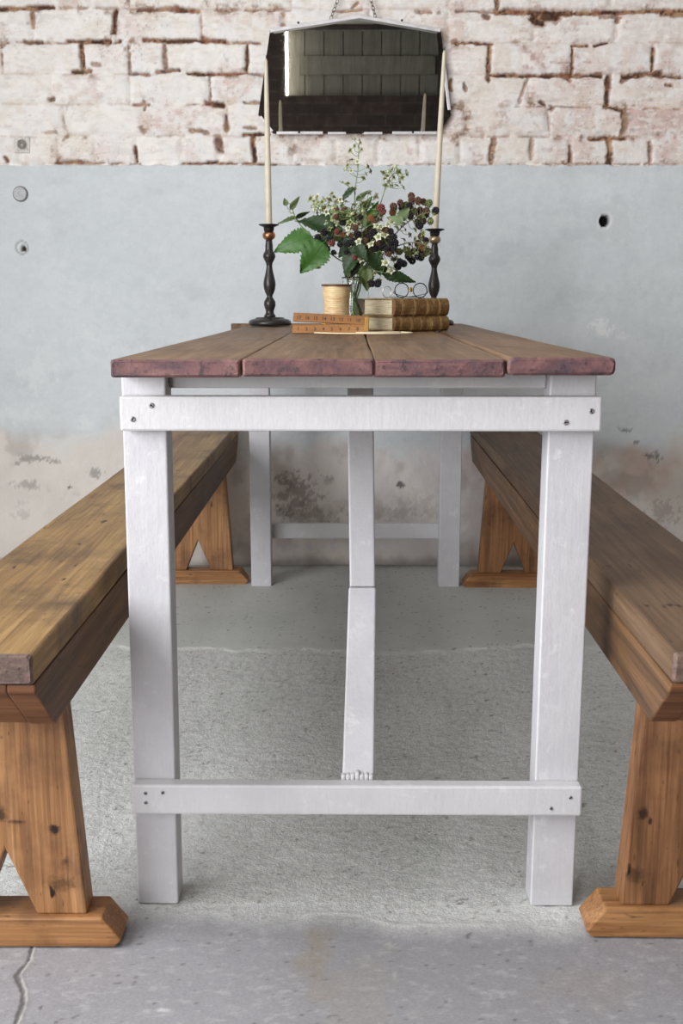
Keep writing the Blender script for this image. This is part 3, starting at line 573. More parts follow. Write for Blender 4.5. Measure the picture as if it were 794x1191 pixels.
# ------------------------------------------------------------------ mirror on the wall
def mirror():
    t = thing('wall_mirror', 'frameless mirror with a peaked top edge hanging by a chain on the white brick', 'mirror', (.042, WY - .0145, 1.292), 0)
    til = bpy.data.objects.new
    out = [(-.240, 0), (.240, 0), (.2745, .052), (.2410, .284), (.006, .3215), (-.2455, .284), (-.2830, .052)]
    # scale of the outline: metres in the plane of the glass
    cx, cz = 0, .15
    gl = NT('old_silvered_glass', .03); gl.b.inputs['Metallic'].default_value = 1.0
    f = gl.noise(gl.obj(), 30, 5, .65); gl.color(gl.ramp(f, [(.3, (.52, .52, .50, 1)), (.7, (.62, .62, .60, 1))])); gl.l(gl.rng(gl.noise(gl.obj(), 90, 4), .5, .8, .015, .03), gl.b.inputs['Roughness'])
    def inset(o, d):
        n = len(o); res = []
        for i in range(n):
            p0, p1, p2 = Vector(o[i - 1]), Vector(o[i]), Vector(o[(i + 1) % n])
            e1 = (p1 - p0).normalized(); e2 = (p2 - p1).normalized(); n1 = Vector((-e1.y, e1.x)); n2 = Vector((-e2.y, e2.x)); b = (n1 + n2).normalized()
            res.append(tuple(p1 + b * (d / max(.3, b.dot(n1)))))
        return res
    tilt = Matrix.Rotation(R(1.0), 3, 'X')
    def fin(bm): bmesh.ops.rotate(bm, verts=bm.verts[:], cent=(0, 0, 0), matrix=tilt)
    inn = inset(out, .013)
    bm = bmesh.new(); A = [bm.verts.new((x, -.0040, z)) for x, z in inn]; bm.faces.new(A); fin(bm); obj('mirror_glass', bm, gl.m, t)
    bm = bmesh.new(); A = [bm.verts.new((x, -.0040, z)) for x, z in inn]; B = [bm.verts.new((x, -.0036, z)) for x, z in out]; D = [bm.verts.new((x, 0, z)) for x, z in out]
    n = len(out)
    for i in range(n):
        j = (i + 1) % n; bm.faces.new((A[i], A[j], B[j], B[i])); bm.faces.new((B[i], B[j], D[j], D[i]))
    fin(bm); obj('bevelled_edge', bm, gl.m, t)
    bm = bmesh.new(); o2 = inset(out, .004); prism(bm, o2, .0005, .0065, 1); fin(bm); obj('backing_board', bm, plain('mirror_backing', (58, 48, 42), .8), t)
    M_tin = plain('bright_tin_edging', (222, 219, 222), .35, .25, scale=50)
    for (i, j, a, b, wd) in ((3, 4, 0, 1, .0075), (4, 5, 0, 1, .0085), (0, 1, .02, .30, .0065), (0, 1, .33, .44, .005), (0, 1, .54, .66, .005), (0, 1, .72, .99, .0065), (2, 3, .06, .62, .007), (6, 0, .1, .9, .0055)):
        p, q = Vector(out[i]), Vector(out[j]); d = q - p; s, e = p + d * a, p + d * b; nn = Vector((-d.y, d.x)).normalized()
        bm = bmesh.new(); vs = []
        for y in (-.0062, .004):
            for c in (s - nn * .0015, e - nn * .0015, e + nn * wd, s + nn * wd): vs.append(bm.verts.new((c.x, y, c.y)))
        for f_ in ((0, 1, 2, 3), (7, 6, 5, 4), (0, 4, 5, 1), (1, 5, 6, 2), (2, 6, 7, 3), (3, 7, 4, 0)): bm.faces.new([vs[k] for k in f_])
        fin(bm); obj('tin_edging', bm, M_tin, t, bevel=.001)
    M_dk = plain('dark_pin', (40, 36, 38), .5)
    for (x, z) in ((-.165, .3015), (.130, .3080), (-.165, .004), (.02, .004), (.165, .004)):
        bm = bmesh.new(); lathe(bm, [(.0032, -.001), (.0032, .001), (.0015, .0022)], 12); at_wall(bm); bmesh.ops.translate(bm, verts=bm.verts[:], vec=(x, -.006, z)); fin(bm); obj('pin', bm, M_dk, t, True)
    # chain: two runs rising to a nail above the picture
    M_chain = plain('tarnished_chain', (112, 98, 86), .45, .7)
    for (x0, z0, x1, z1) in ((-.078, .300, -.030, .42), (.058, .306, .026, .42)):
        bm = bmesh.new(); a = Vector((x0, .002, z0)); b = Vector((x1, .004, z1)); nl = 11; dv = (b - a) / nl; dn = dv.normalized(); side = Vector((0, 1, 0)).cross(dn).normalized()
        for k in range(nl):
            c = a + dv * (k + .5); sd = side if k % 2 else (side * .45 + Vector((0, 1, 0)) * .6).normalized()
            tube(bm, [c + dn * math.cos(u) * .0078 + sd * math.sin(u) * .0038 for u in [2 * math.pi * q / 12 for q in range(12)]], .0010, seg=6, closed=True)
        fin(bm); obj('chain', bm, M_chain, t, True)
mirror()

# ------------------------------------------------------------------ candlesticks and candles
M_ebony = plain('black_turned_wood', (46, 43, 42), .32, var=.25, scale=40)
M_copper = plain('copper_ring', (176, 122, 92), .32, .9)
M_iron = plain('black_drip_pan', (38, 35, 36), .45, .3)
M_wax = NT('cream_wax', .45); M_wax.b.inputs['Base Color'].default_value = L4((222, 212, 190)); M_wax.b.inputs['Subsurface Weight'].default_value = .25; M_wax.b.inputs['Subsurface Radius'].default_value = (.01, .006, .004)
ff = M_wax.noise(M_wax.obj(), 25, 4); M_wax.color(M_wax.ramp(ff, [(.3, L4((208, 198, 176))), (.7, L4((228, 219, 200)))]))
M_wick = plain('charred_wick', (52, 46, 42), .9)
def candlestick(label, loc, s, clabel, lean, hc, ring_col):
    u = .00235 * s     # one image pixel of the turned profile
    t = thing('candlestick', label, 'candlestick', loc, 0, 'pair of turned candlesticks')
    P = lambda *pts: [(r * u * (1.08 if r < 8 else 1), z * u) for r, z in pts]
    bm = bmesh.new(); lathe(bm, P((22.5, 0), (24.2, 1), (24.6, 3), (23.6, 5.5), (21, 7), (16.5, 8), (16, 9.2), (7, 9.6)), 48); obj('base', bm, M_ebony, t, True)
    bm = bmesh.new(); lathe(bm, P((6, 9.4), (6.2, 11), (5, 13), (4.4, 14), (4.3, 17), (5.4, 20), (6.3, 23.5), (6, 27), (4.4, 30), (3.1, 32), (3.0, 33.5), (4.6, 37), (5.9, 41), (6.5, 46), (6.2, 50), (5.1, 55), (4, 60), (3.3, 64), (3.1, 67), (3.5, 70), (5, 73), (6.4, 76), (6.6, 78), (6, 80.5), (4.4, 83), (4.0, 86), (4.1, 89), (3.5, 93), (3.3, 96)), 40); obj('turned_stem', bm, M_ebony, t, True)
    bm = bmesh.new(); lathe(bm, P((3.6, 95.5), (5.6, 97), (6.6, 99), (6.7, 101), (6, 103), (4.6, 104.5)), 40); obj('copper_ring', bm, ring_col, t, True)
    bm = bmesh.new(); lathe(bm, P((4.6, 104), (5.4, 107), (5.6, 109.5), (7.5, 110.3), (11.2, 111.6), (11.4, 112.6), (8, 112.0), (5.2, 111.5), (4.4, 109), (1, 108.6)), 40); obj('drip_pan', bm, M_iron, t, True)
    # candle: a thing of its own standing in the cup
    c = thing('taper_candle', clabel, 'candle', (loc[0], loc[1], loc[2] + 109.0 * u), 0, 'pair of taper candles'); c.rotation_euler = lean
    bm = bmesh.new(); lathe(bm, [(.0086, 0), (.0092, .006), (.0088, .05), (.0080, hc * .4), (.0066, hc * .7), (.0050, hc * .92), (.0042, hc * .985), (.0020, hc)], 28); obj('wax', bm, M_wax.m, c, True)
    bm = bmesh.new(); tube(bm, [(0, 0, hc - .002), (.0003, 0, hc + .004), (.0012, 0, hc + .008)], .0009, seg=6); obj('wick', bm, M_wick, c)
TZ = .7512
candlestick('black turned candlestick with copper ring standing at the left back of the table', (-.1925, 3.03, TZ - .001), 1.0, 'tall cream taper candle standing upright in the left candlestick', (0, R(-.3), 0), .4230, M_copper)
candlestick('black turned candlestick half hidden behind the stack of old books', (.2475, 3.03, TZ - .001), .955, 'tall cream taper candle leaning right in the candlestick behind the books', (0, R(2.2), 0), .4550, plain('pale_brass_ring', (190, 172, 140), .35, .8))

# ------------------------------------------------------------------ books, spectacles, ruler, spool, thread
M_page = NT('yellowed_pages', .8); o_ = M_page.obj(); s_ = M_page.noise(M_page.mapping(o_, (.4, .4, 14)), 60, 3, .6)
M_page.color(M_page.ramp(s_, [(.3, L4((150, 134, 104))), (.5, L4((206, 192, 160))), (.75, L4((232, 222, 196)))])); M_page.bump(s_, .5, .001)
M_leather = NT('worn_tan_leather', .55); o_ = M_leather.obj(); a_ = M_leather.noise(o_, 35, 5, .65); b_ = M_leather.noise(o_, 160, 4, .6)
M_leather.color(M_leather.mix(M_leather.math('MULTIPLY', M_leather.rng(a_, .5, .7), .7), M_leather.ramp(b_, [(.3, L4((84, 58, 32))), (.7, L4((132, 98, 58)))]), L4((172, 146, 98)))); M_leather.bump(b_, .4, .001)
M_gilt = plain('rubbed_gilt', (178, 150, 92), .45, .4); M_board2 = plain('worn_card_boards', (150, 128, 92), .75, scale=70, var=.25)
M_spl = plain('dark_spine_label', (92, 46, 30), .6)
def book(label, corner, z, rz, Ls, Wd, H, nband, lab):
    t = thing('old_book', label, 'book', (corner[0], corner[1], z), rz, 'stack of old books')
    bt = .0032
    # spine along +x from the corner, pages run back along +y
    bm = bmesh.new(); box(bm, .004, Ls - .003, .008, Wd - .004, bt, H - bt); obj('page_block', bm, M_page.m, t, bevel=.001)
    for (z0, z1) in ((0, bt), (H - bt, H)):
        bm = bmesh.new(); box(bm, 0, Ls, .004, Wd, z0, z1); obj('cover_board', bm, M_board2, t, bevel=.0012)
    bm = bmesh.new(); pr = [(.010, 0), (.003, .0005), (-.002, H * .12), (-.0055, H * .35), (-.0062, H * .5), (-.0055, H * .65), (-.002, H * .88), (.003, H - .0005), (.010, H), (.0085, H * .85), (.0085, H * .15)]
    prism(bm, pr, 0, Ls, 0); sp = obj('spine', bm, M_leather.m, t, bevel=.0008)
    for k in range(nband):
        x = Ls * (k + .7) / (nband + .4); bm = bmesh.new(); prism(bm, [(y - .0016, zz) for y, zz in pr[1:8]] + [(.004, H - .001), (.004, .001)], x - .003, x + .003, 0); obj('raised_band', bm, M_leather.m, sp, bevel=.0008)
        bm = bmesh.new()
        for e in (-.0052, .0042): prism(bm, [(y - .0006, zz) for y, zz in pr[1:8]] + [(.004, H - .002), (.004, .002)], x + e, x + e + .0010, 0)
        obj('gilt_line', bm, M_gilt, sp)
    return t
BZ = TZ
book('thinner old leather book lying at the bottom of the stack of two', (.1135, 2.425), BZ, R(29.5), .141, .122, .0325, 5, True)
book('thicker old leather book lying on top, with spectacles on it', (.1125, 2.424), BZ + .0327, R(30.5), .143, .130, .0385, 4, True)

M_wire = plain('dark_wire', (40, 38, 38), .3, .8); M_gold = plain('gold_bridge', (196, 164, 96), .3, .9)
M_lens = NT('lens_glass', .02); M_lens.b.inputs['Transmission Weight'].default_value = 1; M_lens.b.inputs['IOR'].default_value = 1.1; M_lens.b.inputs['Base Color'].default_value = (.96, .97, .97, 1)
def spectacles():
    top = BZ + .0327 + .0385
    t = thing('spectacles', 'round wire-rimmed spectacles resting on top of the old books', 'spectacles', (.131, 2.462, top), R(6))
    rr = .0152
    for cx in (0.0, .0405):
        bm = bmesh.new(); tube(bm, [(cx + rr * math.cos(a), 0, .0165 + rr * 1.02 * math.sin(a)) for a in [2 * math.pi * k / 32 for k in range(32)]], .0011, seg=8, closed=True); rm = obj('rim', bm, M_wire, t, True)
        bm = bmesh.new(); lathe(bm, [(.0145, -.0006), (.0145, .0006)], 32); at_wall(bm); bmesh.ops.translate(bm, verts=bm.verts[:], vec=(cx, 0, .0165)); obj('lens', bm, M_lens.m, rm)
    bm = bmesh.new(); box(bm, .0165, .0235, -.0012, .0012, .0130, .0230); obj('bridge', bm, M_gold, t, bevel=.0008)
    for (sx, ex, y0) in ((-.0150, .052, .010), (.0560, -.030, .014)):
        bm = bmesh.new(); tube(bm, smooth_path([(sx, 0, .0155), (sx, y0 * .6, .010), ((sx * .6 + ex * .4), y0, .003), (ex, y0 + .002, .0018)], 5), .0008, seg=6); obj('temple', bm, M_wire, t, True)
    bm = bmesh.new(); tube(bm, [(-.030 + .0095 * math.cos(a), .016, .0130 + .0120 * math.sin(a)) for a in [2 * math.pi * k / 28 for k in range(28)]], .0009, seg=8, closed=True); obj('ear_loop', bm, plain('silver_wire', (206, 202, 192), .25, .9), t, True)
spectacles()

M_box = wood('boxwood', (124, 80, 38), (150, 102, 52), (170, 122, 68), .45, axis=0, grain=40, stain=(112, 72, 36), stain_amt=.5, dents=.3)
M_ink = plain('black_ink', (48, 34, 24), .7); M_brass = plain('dull_brass', (150, 116, 62), .4, .8)
def text_mesh(s, size, mat, parent, loc, rot):
    cu = bpy.data.curves.new('numeral', 'FONT'); cu.body = s; cu.size = size; cu.offset = .00012; cu.align_x = 'CENTER'; cu.align_y = 'CENTER'; cu.extrude = .00012
    o = bpy.data.objects.new('numeral', cu); C.objects.link(o); dg = bpy.context.evaluated_depsgraph_get()
    me = bpy.data.meshes.new_from_object(o.evaluated_get(dg)); C.objects.unlink(o); bpy.data.objects.remove(o)
    me.transform(Matrix.Translation(loc) @ rot)
    return me
def ruler():
    t = thing('folding_ruler', 'opened boxwood folding ruler with black numerals, on edge in front of the spool', 'ruler', (.0545, 2.318, TZ), R(-4))
    t.rotation_euler = (R(-14), 0, R(-8))
    Lr, Hr, th = .1585, .0185, .0045
    up = Matrix.Rotation(0, 4, 'Y'); fr = Matrix.Rotation(R(90), 4, 'X')
    for (ang, zb, nums) in ((0.0, 0.0, ['1', '2', '3', '4', '5', '6', '7', '8']), (R(2.6), .0174, ['17', '16', '15', '14', '13', '12', '11', '10'])):
        bm = bmesh.new(); box(bm, -Lr, 0, 0, th, 0, Hr); lm = obj('ruler_limb', bm, M_box, t, bevel=.0006)
        lm.location = (0, 0, zb); lm.rotation_euler = (0, ang, 0)
        bmn = bmesh.new()
        for k, s in enumerate(nums):
            me = text_mesh(s, .0098, M_ink, None, Vector((-Lr + .012 + k * .0178, -.00015, Hr * .44)), fr); bmn.from_mesh(me); bpy.data.meshes.remove(me)
        obj('numerals', bmn, M_ink, lm)
        bm = bmesh.new()
        for k in range(72):
            x = -Lr + .003 + k * .00212; hh = .0055 if k % 8 == 4 else (.0038 if k % 4 == 0 else .0024)
            for (z0, z1) in ((Hr - hh, Hr - .0004),): box(bm, x - .00022, x + .00022, -.00018, .0002, z0, z1)
        obj('tick_marks', bm, M_ink, lm)
    bm = bmesh.new(); box(bm, -.007, .0012, -.0006, .0051, .003, .034); obj('hinge', bm, M_brass, t, bevel=.0006)
    bm = bmesh.new(); box(bm, -.098, -.088, .0005, .004, .0180, .0212); obj('brass_stop', bm, M_brass, t, bevel=.0008)
ruler()

M_thread = NT('gold_silk_thread', .38); o_ = M_thread.obj(); wv = M_thread.noise(M_thread.mapping(o_, (.15, .15, 1)), 420, 3, .6); w2 = M_thread.noise(M_thread.mapping(o_, (.3, .3, 1)), 60, 3)
M_thread.color(M_thread.mix(M_thread.rng(w2, .45, .6, 0, .5), M_thread.ramp(wv, [(.3, L4((186, 150, 104))), (.7, L4((226, 196, 150)))]), L4((222, 206, 160)))); M_thread.bump(wv, .6, .001)
def spool():
    t = thing('thread_spool', 'fat spool of gold thread with dark wooden ends, in front of the glass vase', 'spool', (-.0105, 2.400, TZ))
    H_ = .1000
    M_sw = plain('dark_spool_wood', (96, 66, 46), .5)
    for (z0, z1, nm) in ((0, .004, 'flange'), (H_ - .004, H_, 'flange')):
        bm = bmesh.new(); lathe(bm, [(.002, z0), (.0315, z0), (.0325, z0 + .001), (.0325, z1 - .001), (.0315, z1), (.002, z1)], 48); obj(nm, bm, M_sw, t)
    prof = [(.006, .004)] + [(.0278 + .0006 * math.sin(k * 1.9) + .0010 * math.sin(k * .13), .0045 + k * (H_ - .009) / 70) for k in range(71)] + [(.006, H_ - .004)]
    bm = bmesh.new(); lathe(bm, prof, 56); obj('wound_thread', bm, M_thread.m, t, True)
spool()
M_cream = plain('cream_thread', (226, 210, 176), .7)
bm = bmesh.new()
tube(bm, smooth_path([(-.055, 2.285, TZ + .0018), (-.01, 2.245, TZ + .0016), (.05, 2.235, TZ + .0016), (.10, 2.238, TZ + .0016), (.140, 2.262, TZ + .0016), (.138, 2.31, TZ + .0016), (.11, 2.335, TZ + .0016), (.065, 2.325, TZ + .0016), (.03, 2.275, TZ + .0024), (.07, 2.262, TZ + .0026), (.12, 2.285, TZ + .0028)], 8), .0014, seg=8)
tag(obj('loose_thread', bm, M_cream, None, True), 'loose loop of cream thread lying on the table before ruler and books', 'thread')

# ------------------------------------------------------------------ glass vase
VX, VY = .0300, 2.665
M_glass = NT('clear_glass', .01); M_glass.b.inputs['Transmission Weight'].default_value = 1; M_glass.b.inputs['IOR'].default_value = 1.45; M_glass.b.inputs['Base Color'].default_value = (.95, .98, .97, 1)
M_water = NT('water', .0); M_water.b.inputs['Transmission Weight'].default_value = 1; M_water.b.inputs['IOR'].default_value = 1.33; M_water.b.inputs['Base Color'].default_value = (.95, .98, .95, 1)
v = thing('glass_vase', 'clear glass jar holding the bramble bouquet, behind the spool', 'vase', (VX, VY, TZ))
bm = bmesh.new(); lathe(bm, [(.001, 0), (.030, 0), (.0345, .003), (.0355, .010), (.0355, .085), (.031, .097), (.0275, .102), (.0275, .112), (.0300, .116), (.0300, .120), (.0270, .1205), (.0252, .116), (.0252, .101), (.029, .095), (.0330, .084), (.0330, .011), (.031, .007), (.001, .0065)], 48, cap=False); obj('jar', bm, M_glass.m, v, True)
bm = bmesh.new(); lathe(bm, [(.001, .0072), (.030, .0076), (.0326, .0115), (.0326, .070), (.001, .070)], 40, cap=False); obj('water', bm, M_water.m, v, True)

# ------------------------------------------------------------------ bramble bouquet
def bpt(px, py, dy=0.0):      # bouquet image pixels (2.03 mm) to metres around the vase
    return Vector(((px - 397) * .00203, VY + dy, .9135 + (300 - py) * .00206))
def leaf_mat(name, dk, lt, rough=.45):
    t = NT(name, rough); o = t.obj(); n = t.noise(o, 60, 4, .6)
    u = t.n('ShaderNodeTexCoord').outputs['UV']
    c = t.ramp(n, [(.3, L4(dk)), (.7, L4(lt))]); t.color(c); t.b.inputs['Subsurface Weight'].default_value = .0
    t.bump(t.noise(o, 110, 3), .35, .001); return t.m
M_lf = [leaf_mat('fresh_bramble_leaf', (40, 82, 28), (74, 116, 44)), leaf_mat('dark_bramble_leaf', (24, 44, 22), (46, 74, 34)), leaf_mat('pale_bramble_leaf', (92, 116, 76), (134, 150, 108)), leaf_mat('olive_bramble_leaf', (58, 78, 38), (98, 112, 62))]
M_vein = plain('leaf_vein', (120, 148, 90), .6)
M_stem = plain('green_bramble_stem', (118, 140, 82), .6, var=.3, scale=120); M_stemb = plain('brown_bramble_stem', (120, 112, 78), .6, var=.3, scale=120)
M_ber = {'k': plain('ripe_black_berry', (26, 22, 30), .28, var=.3), 'r': plain('red_berry', (122, 62, 54), .35, var=.3), 'b': plain('brown_half_ripe_berry', (98, 66, 48), .45, var=.35), 'g': plain('green_unripe_berry', (112, 122, 72), .5, var=.3), 'o': plain('orange_berry', (142, 92, 56), .4, var=.3)}
M_sep = plain('cream_sepal', (206, 206, 180), .65, var=.15); M_sep2 = plain('green_sepal', (142, 154, 100), .65, var=.2); M_bc = plain('brown_bud_core', (96, 84, 52), .7, var=.3)

def leaf_mesh(seed, wid):
    """serrated ovate leaf along +x, unit length, folded along its midrib with raised veins"""
    rr = random.Random(seed); bm = bmesh.new(); nl, nw = 22, 5; rows = []
    for i in range(nl + 1):
        u = i / nl; half = wid * (math.sin(math.pi * min(1, u ** .72)) ** .8) * (1 - .25 * u) if 0 < u < 1 else .002
        if 0 < u < 1: half *= 1 + (.10 if i % 2 else -.06)
        row = []
        for j in range(-nw, nw + 1):
            v_ = j / nw; x = u - .05 * abs(v_) * math.sin(math.pi * u); y = v_ * half
            z = .16 * abs(y) ** 1.1 + -.22 * u * u + .018 * math.cos(u * 30 + abs(v_) * 5) * abs(v_) + .03 * math.sin(v_ * 3 + u * 4 + seed) + .012 * abs(v_) ** .5 * math.cos((u - .30 * abs(v_)) * 44)
            row.append(bm.verts.new((x, y, z)))
        rows.append(row)
    for a, b in zip(rows, rows[1:]):
        for k in range(2 * nw): f = bm.faces.new((a[k], a[k + 1], b[k + 1], b[k])); f.smooth = True
    tube(bm, [(k / 10, 0, -.22 * (k / 10) ** 2 + .03 * math.sin(k / 10 * 4 + seed) + .004) for k in range(-2, 10)], .011, .003, 5)
    for f in bm.faces:
        if len(f.verts) == 4 and f.material_index == 0 and len(bm.faces) and f.index >= 0: pass
    me = bpy.data.meshes.new('leaf'); bm.to_mesh(me); bm.free(); return me
LM = {}
for k, m in enumerate(M_lf):
    for s in range(3):
        me = leaf_mesh(k * 3 + s, (.36, .42, .20)[s]); me.materials.append(m); LM[(k, s)] = me
def berry_mesh(mat, n=34, el=1.12, seed=0):
    bm = bmesh.new()
    for k in range(n):
        z = 1 - 2 * (k + .5) / n; a = k * 2.39996; r = math.sqrt(1 - z * z)
        bmesh.ops.create_icosphere(bm, subdivisions=1, radius=.30, matrix=Matrix.Translation((r * math.cos(a) * .78, r * math.sin(a) * .78, z * el * .78)))
    for f in bm.faces: f.smooth = True
    me = bpy.data.meshes.new('berry'); bm.to_mesh(me); bm.free(); me.materials.append(mat); return me
BM_ = {k: berry_mesh(m) for k, m in M_ber.items()}
def calyx_mesh(ms, mc, seed, core=.42, spread=1.0):
    bm = bmesh.new(); rr = random.Random(seed)
    for k in range(5):
        a = k * 2 * math.pi / 5 + rr.uniform(-.15, .15); d = Vector((math.cos(a), math.sin(a), 0)); s = Vector((-d.y, d.x, 0)); up = Vector((0, 0, 1)); z1 = rr.uniform(-.25, .35)
        pts = [d * .10, d * .5 + s * .36 + up * .10, d * .5 - s * .36 + up * .10, d * spread + up * z1, d * .5 + up * -.02]
        vs = [bm.verts.new(p) for p in pts]
        for f in ((0, 1, 4), (0, 4, 2), (1, 3, 4), (2, 4, 3)): bm.faces.new([vs[i] for i in f])
    n0 = len(bm.faces)
    for k in range(9):
        a = k * 2.4; r = .28 * math.sqrt(k / 9); bmesh.ops.create_icosphere(bm, subdivisions=1, radius=.17, matrix=Matrix.Translation((r * math.cos(a), r * math.sin(a), .12 + .1 * (1 - k / 9))))
    bm.faces.ensure_lookup_table()
    for i, f in enumerate(bm.faces): f.material_index = 0 if i < n0 else 1; f.smooth = i >= n0
    me = bpy.data.meshes.new('bud'); bm.to_mesh(me); bm.free(); me.materials.append(ms); me.materials.append(mc); return me
BUD = [calyx_mesh(M_sep, M_bc, 1), calyx_mesh(M_sep, M_sep2, 2), calyx_mesh(M_sep2, M_bc, 3), calyx_mesh(M_sep2, M_sep, 4)]
CAL = calyx_mesh(M_sep2, M_sep2, 9)

def child(name, me, parent, M):
    o = bpy.data.objects.new(name, me); C.objects.link(o); o.parent = parent; o.matrix_local = M; return o
class Sprig:
    def __init__(s, label, path, dy0, dy1, r0=.0019, r1=.0010, mat=None, seed=0):
        s.rr = random.Random(seed); _a = seed * 2.4; base = Vector((VX + .022 * math.cos(_a), VY + .022 * math.sin(_a), TZ + .010)); s.base = base
        neck = Vector((VX - .017 * math.cos(_a + .6), VY - .017 * math.sin(_a + .6), TZ + .120))
        n = len(path); pts = [base, neck] + [bpt(px, py, dy0 + (dy1 - dy0) * (k + 1) / n) for k, (px, py) in enumerate(path)]
        s.t = thing('bramble_sprig', label, 'bramble sprig', base, 0, 'bramble sprigs in the glass vase'); s.mat = mat or M_stem
        s.path = smooth_path(pts, 7); bm = bmesh.new(); tube(bm, [p - base for p in s.path], r0, r1, 7); s.tw = bm; s.dy = (dy0, dy1); s.upper = s.path[8:]
    def near(s, p): return min(s.upper, key=lambda q: (q - p).length)
    def twig(s, p, r=.0008):
        q = s.near(p + Vector((0, 0, -.012))); mid = (p + q) / 2 + Vector((s.rr.uniform(-.004, .004), s.rr.uniform(-.006, .006), -.004))
        if (p - q).length > .003: tube(s.tw, [a - s.base for a in smooth_path([q, mid, p], 4)], r * 1.2, r * .8, 5)
        return (p - mid).normalized()
    def leaf(s, b, tip, kind, shape=0, dy=None, roll=0.0, face=None):
        dy = s.rr.uniform(-.03, .0) if dy is None else dy
        P = bpt(*b, dy); Q = bpt(*tip, dy + s.rr.uniform(-.012, .008)); s.twig(P)
        x = Q - P; Ln = x.length; x.normalize(); cam_d = Vector((0, -1, .25)).normalized() if face is None else Vector(face).normalized()
        y = cam_d.cross(x).normalized(); z = x.cross(y)
        M3 = Matrix((x, y, z)).transposed() @ Matrix.Rotation(roll, 3, 'X')
        M = Matrix.Translation(P - s.base) @ (M3 * 1).to_4x4() @ Matrix.Scale(Ln, 4)
        return child('leaf', LM[(kind, shape)], s.t, M)
    def berry(s, px, py, kind, r=.0085, dy=None):
        dy = s.rr.uniform(-.035, .02) if dy is None else dy; P = bpt(px, py, dy); d = s.twig(P)
        q = Vector((0, 0, 1)).rotation_difference((d + Vector((s.rr.uniform(-.4, .4), s.rr.uniform(-.4, .1), 0))).normalized())
        rr = r * s.rr.uniform(.88, 1.12); b = child('berry', BM_[kind], s.t, Matrix.Translation(P - s.base) @ q.to_matrix().to_4x4() @ Matrix.Scale(rr, 4))
        c = bpy.data.objects.new('calyx', CAL); C.objects.link(c); c.parent = b; c.matrix_local = Matrix.Translation((0, 0, -1.0)) @ Matrix.Rotation(math.pi, 4, 'X') @ Matrix.Scale(.95, 4)
    def bud(s, px, py, k=None, r=.0085, dy=None):
        dy = s.rr.uniform(-.03, .02) if dy is None else dy; P = bpt(px, py, dy); d = s.twig(P, .0006)
        q = Vector((0, 0, 1)).rotation_difference((d * .6 + Vector((s.rr.uniform(-.8, .8), -.6 + s.rr.uniform(-.5, .5), s.rr.uniform(-.2, .6)))).normalized())
        child('bud', BUD[s.rr.randrange(4) if k is None else k], s.t, Matrix.Translation(P - s.base) @ q.to_matrix().to_4x4() @ Matrix.Scale(r * s.rr.uniform(1.0, 1.35), 4))
    def done(s):
        obj('stem', s.tw, s.mat, s.t, True)

s = Sprig('bramble sprig with large fresh green leaves reaching left toward the candle', [(392, 300), (372, 286), (358, 272), (346, 258), (341, 246), (338, 240)], -.01, -.03, seed=1)
s.leaf((364, 277), (320, 289), 0, 0, -.05, .25); s.leaf((377, 284), (351, 317), 0, 1, -.07, -.2); s.leaf((388, 268), (349, 254), 1, 0, -.035, .4)
s.leaf((346, 256), (325, 259), 3, 2, -.03, .6); s.leaf((339, 247), (350, 232), 3, 2, -.03, .2); s.leaf((335, 243), (332, 234), 3, 0, -.03); s.leaf((345, 255), (362, 251), 1, 2, -.03, .8)
s.leaf((380, 275), (362, 300), 1, 1, -.02, .5); s.berry(386, 284, 'r', .0085, -.07); s.berry(392, 272, 'r', .007, -.06); s.berry(377, 272, 'k', .0085, -.06); s.berry(383, 280, 'k', .008, -.07); s.berry(371, 309, 'o', .006, -.06); s.berry(380, 291, 'k', .0085, -.06); s.berry(370, 278, 'k', .007, -.06)
s.done()
s = Sprig('tallest thin bramble spray rising straight above the bouquet onto the brick', [(413, 290), (412, 250), (413, 222), (416, 200), (417, 172)], .02, .03, .0017, .0008, seed=2)
for k, p in enumerate([(404, 197), (409, 191), (407, 181), (415, 193), (418, 171), (411, 168), (402, 201), (397, 215), (404, 217), (425, 206), (430, 203), (422, 211), (412, 222), (419, 180), (412, 176), (408, 203), (427, 198)]): s.bud(p[0], p[1], None, .0070, .02)
s.leaf((411, 222), (393, 236), 1, 2, .01, .3); s.leaf((414, 236), (428, 226), 3, 2, .0, .3); s.done()
s = Sprig('bramble spray of pale open buds rising at upper right of the bouquet', [(428, 290), (438, 252), (446, 226), (453, 210), (462, 205)], .0, .0, .0018, .0009, seed=3)
for p in [(446, 213), (450, 205), (455, 203), (462, 205), (471, 206), (458, 200), (463, 215), (467, 222), (447, 220), (453, 218), (449, 210), (456, 211), (466, 211), (452, 198), (444, 206), (460, 220)]: s.bud(p[0], p[1], None, .0085, 0)
s.leaf((440, 252), (431, 238), 0, 2, -.02, .2); s.done()
s = Sprig('spray of cream and green buds at upper left of the bouquet', [(404, 300), (392, 268), (381, 250), (371, 238)], -.01, -.02, .0017, .0009, seed=4)
for p in [(362, 235), (369, 232), (375, 239), (386, 229), (383, 236), (378, 245), (365, 243), (370, 250), (376, 256), (384, 251), (391, 244), (396, 250), (399, 259), (388, 259), (381, 262), (404, 246), (394, 238), (402, 237), (373, 246), (389, 252), (395, 262), (368, 239), (366, 247), (372, 255), (379, 256), (387, 246), (390, 237), (382, 242), (398, 244), (374, 262), (385, 266), (392, 256), (402, 254), (406, 262), (377, 234), (388, 233)]: s.bud(p[0], p[1], None, .0088)
s.leaf((396, 262), (378, 258), 3, 2, -.02, .4); s.berry(392, 248, 'b', .0055, -.03); s.berry(401, 247, 'b', .006, -.03); s.done()
s = Sprig('bramble spray of mixed buds in the middle of the bouquet', [(414, 295), (420, 268), (424, 248), (430, 234)], -.02, -.04, .0017, .0009, seed=5)
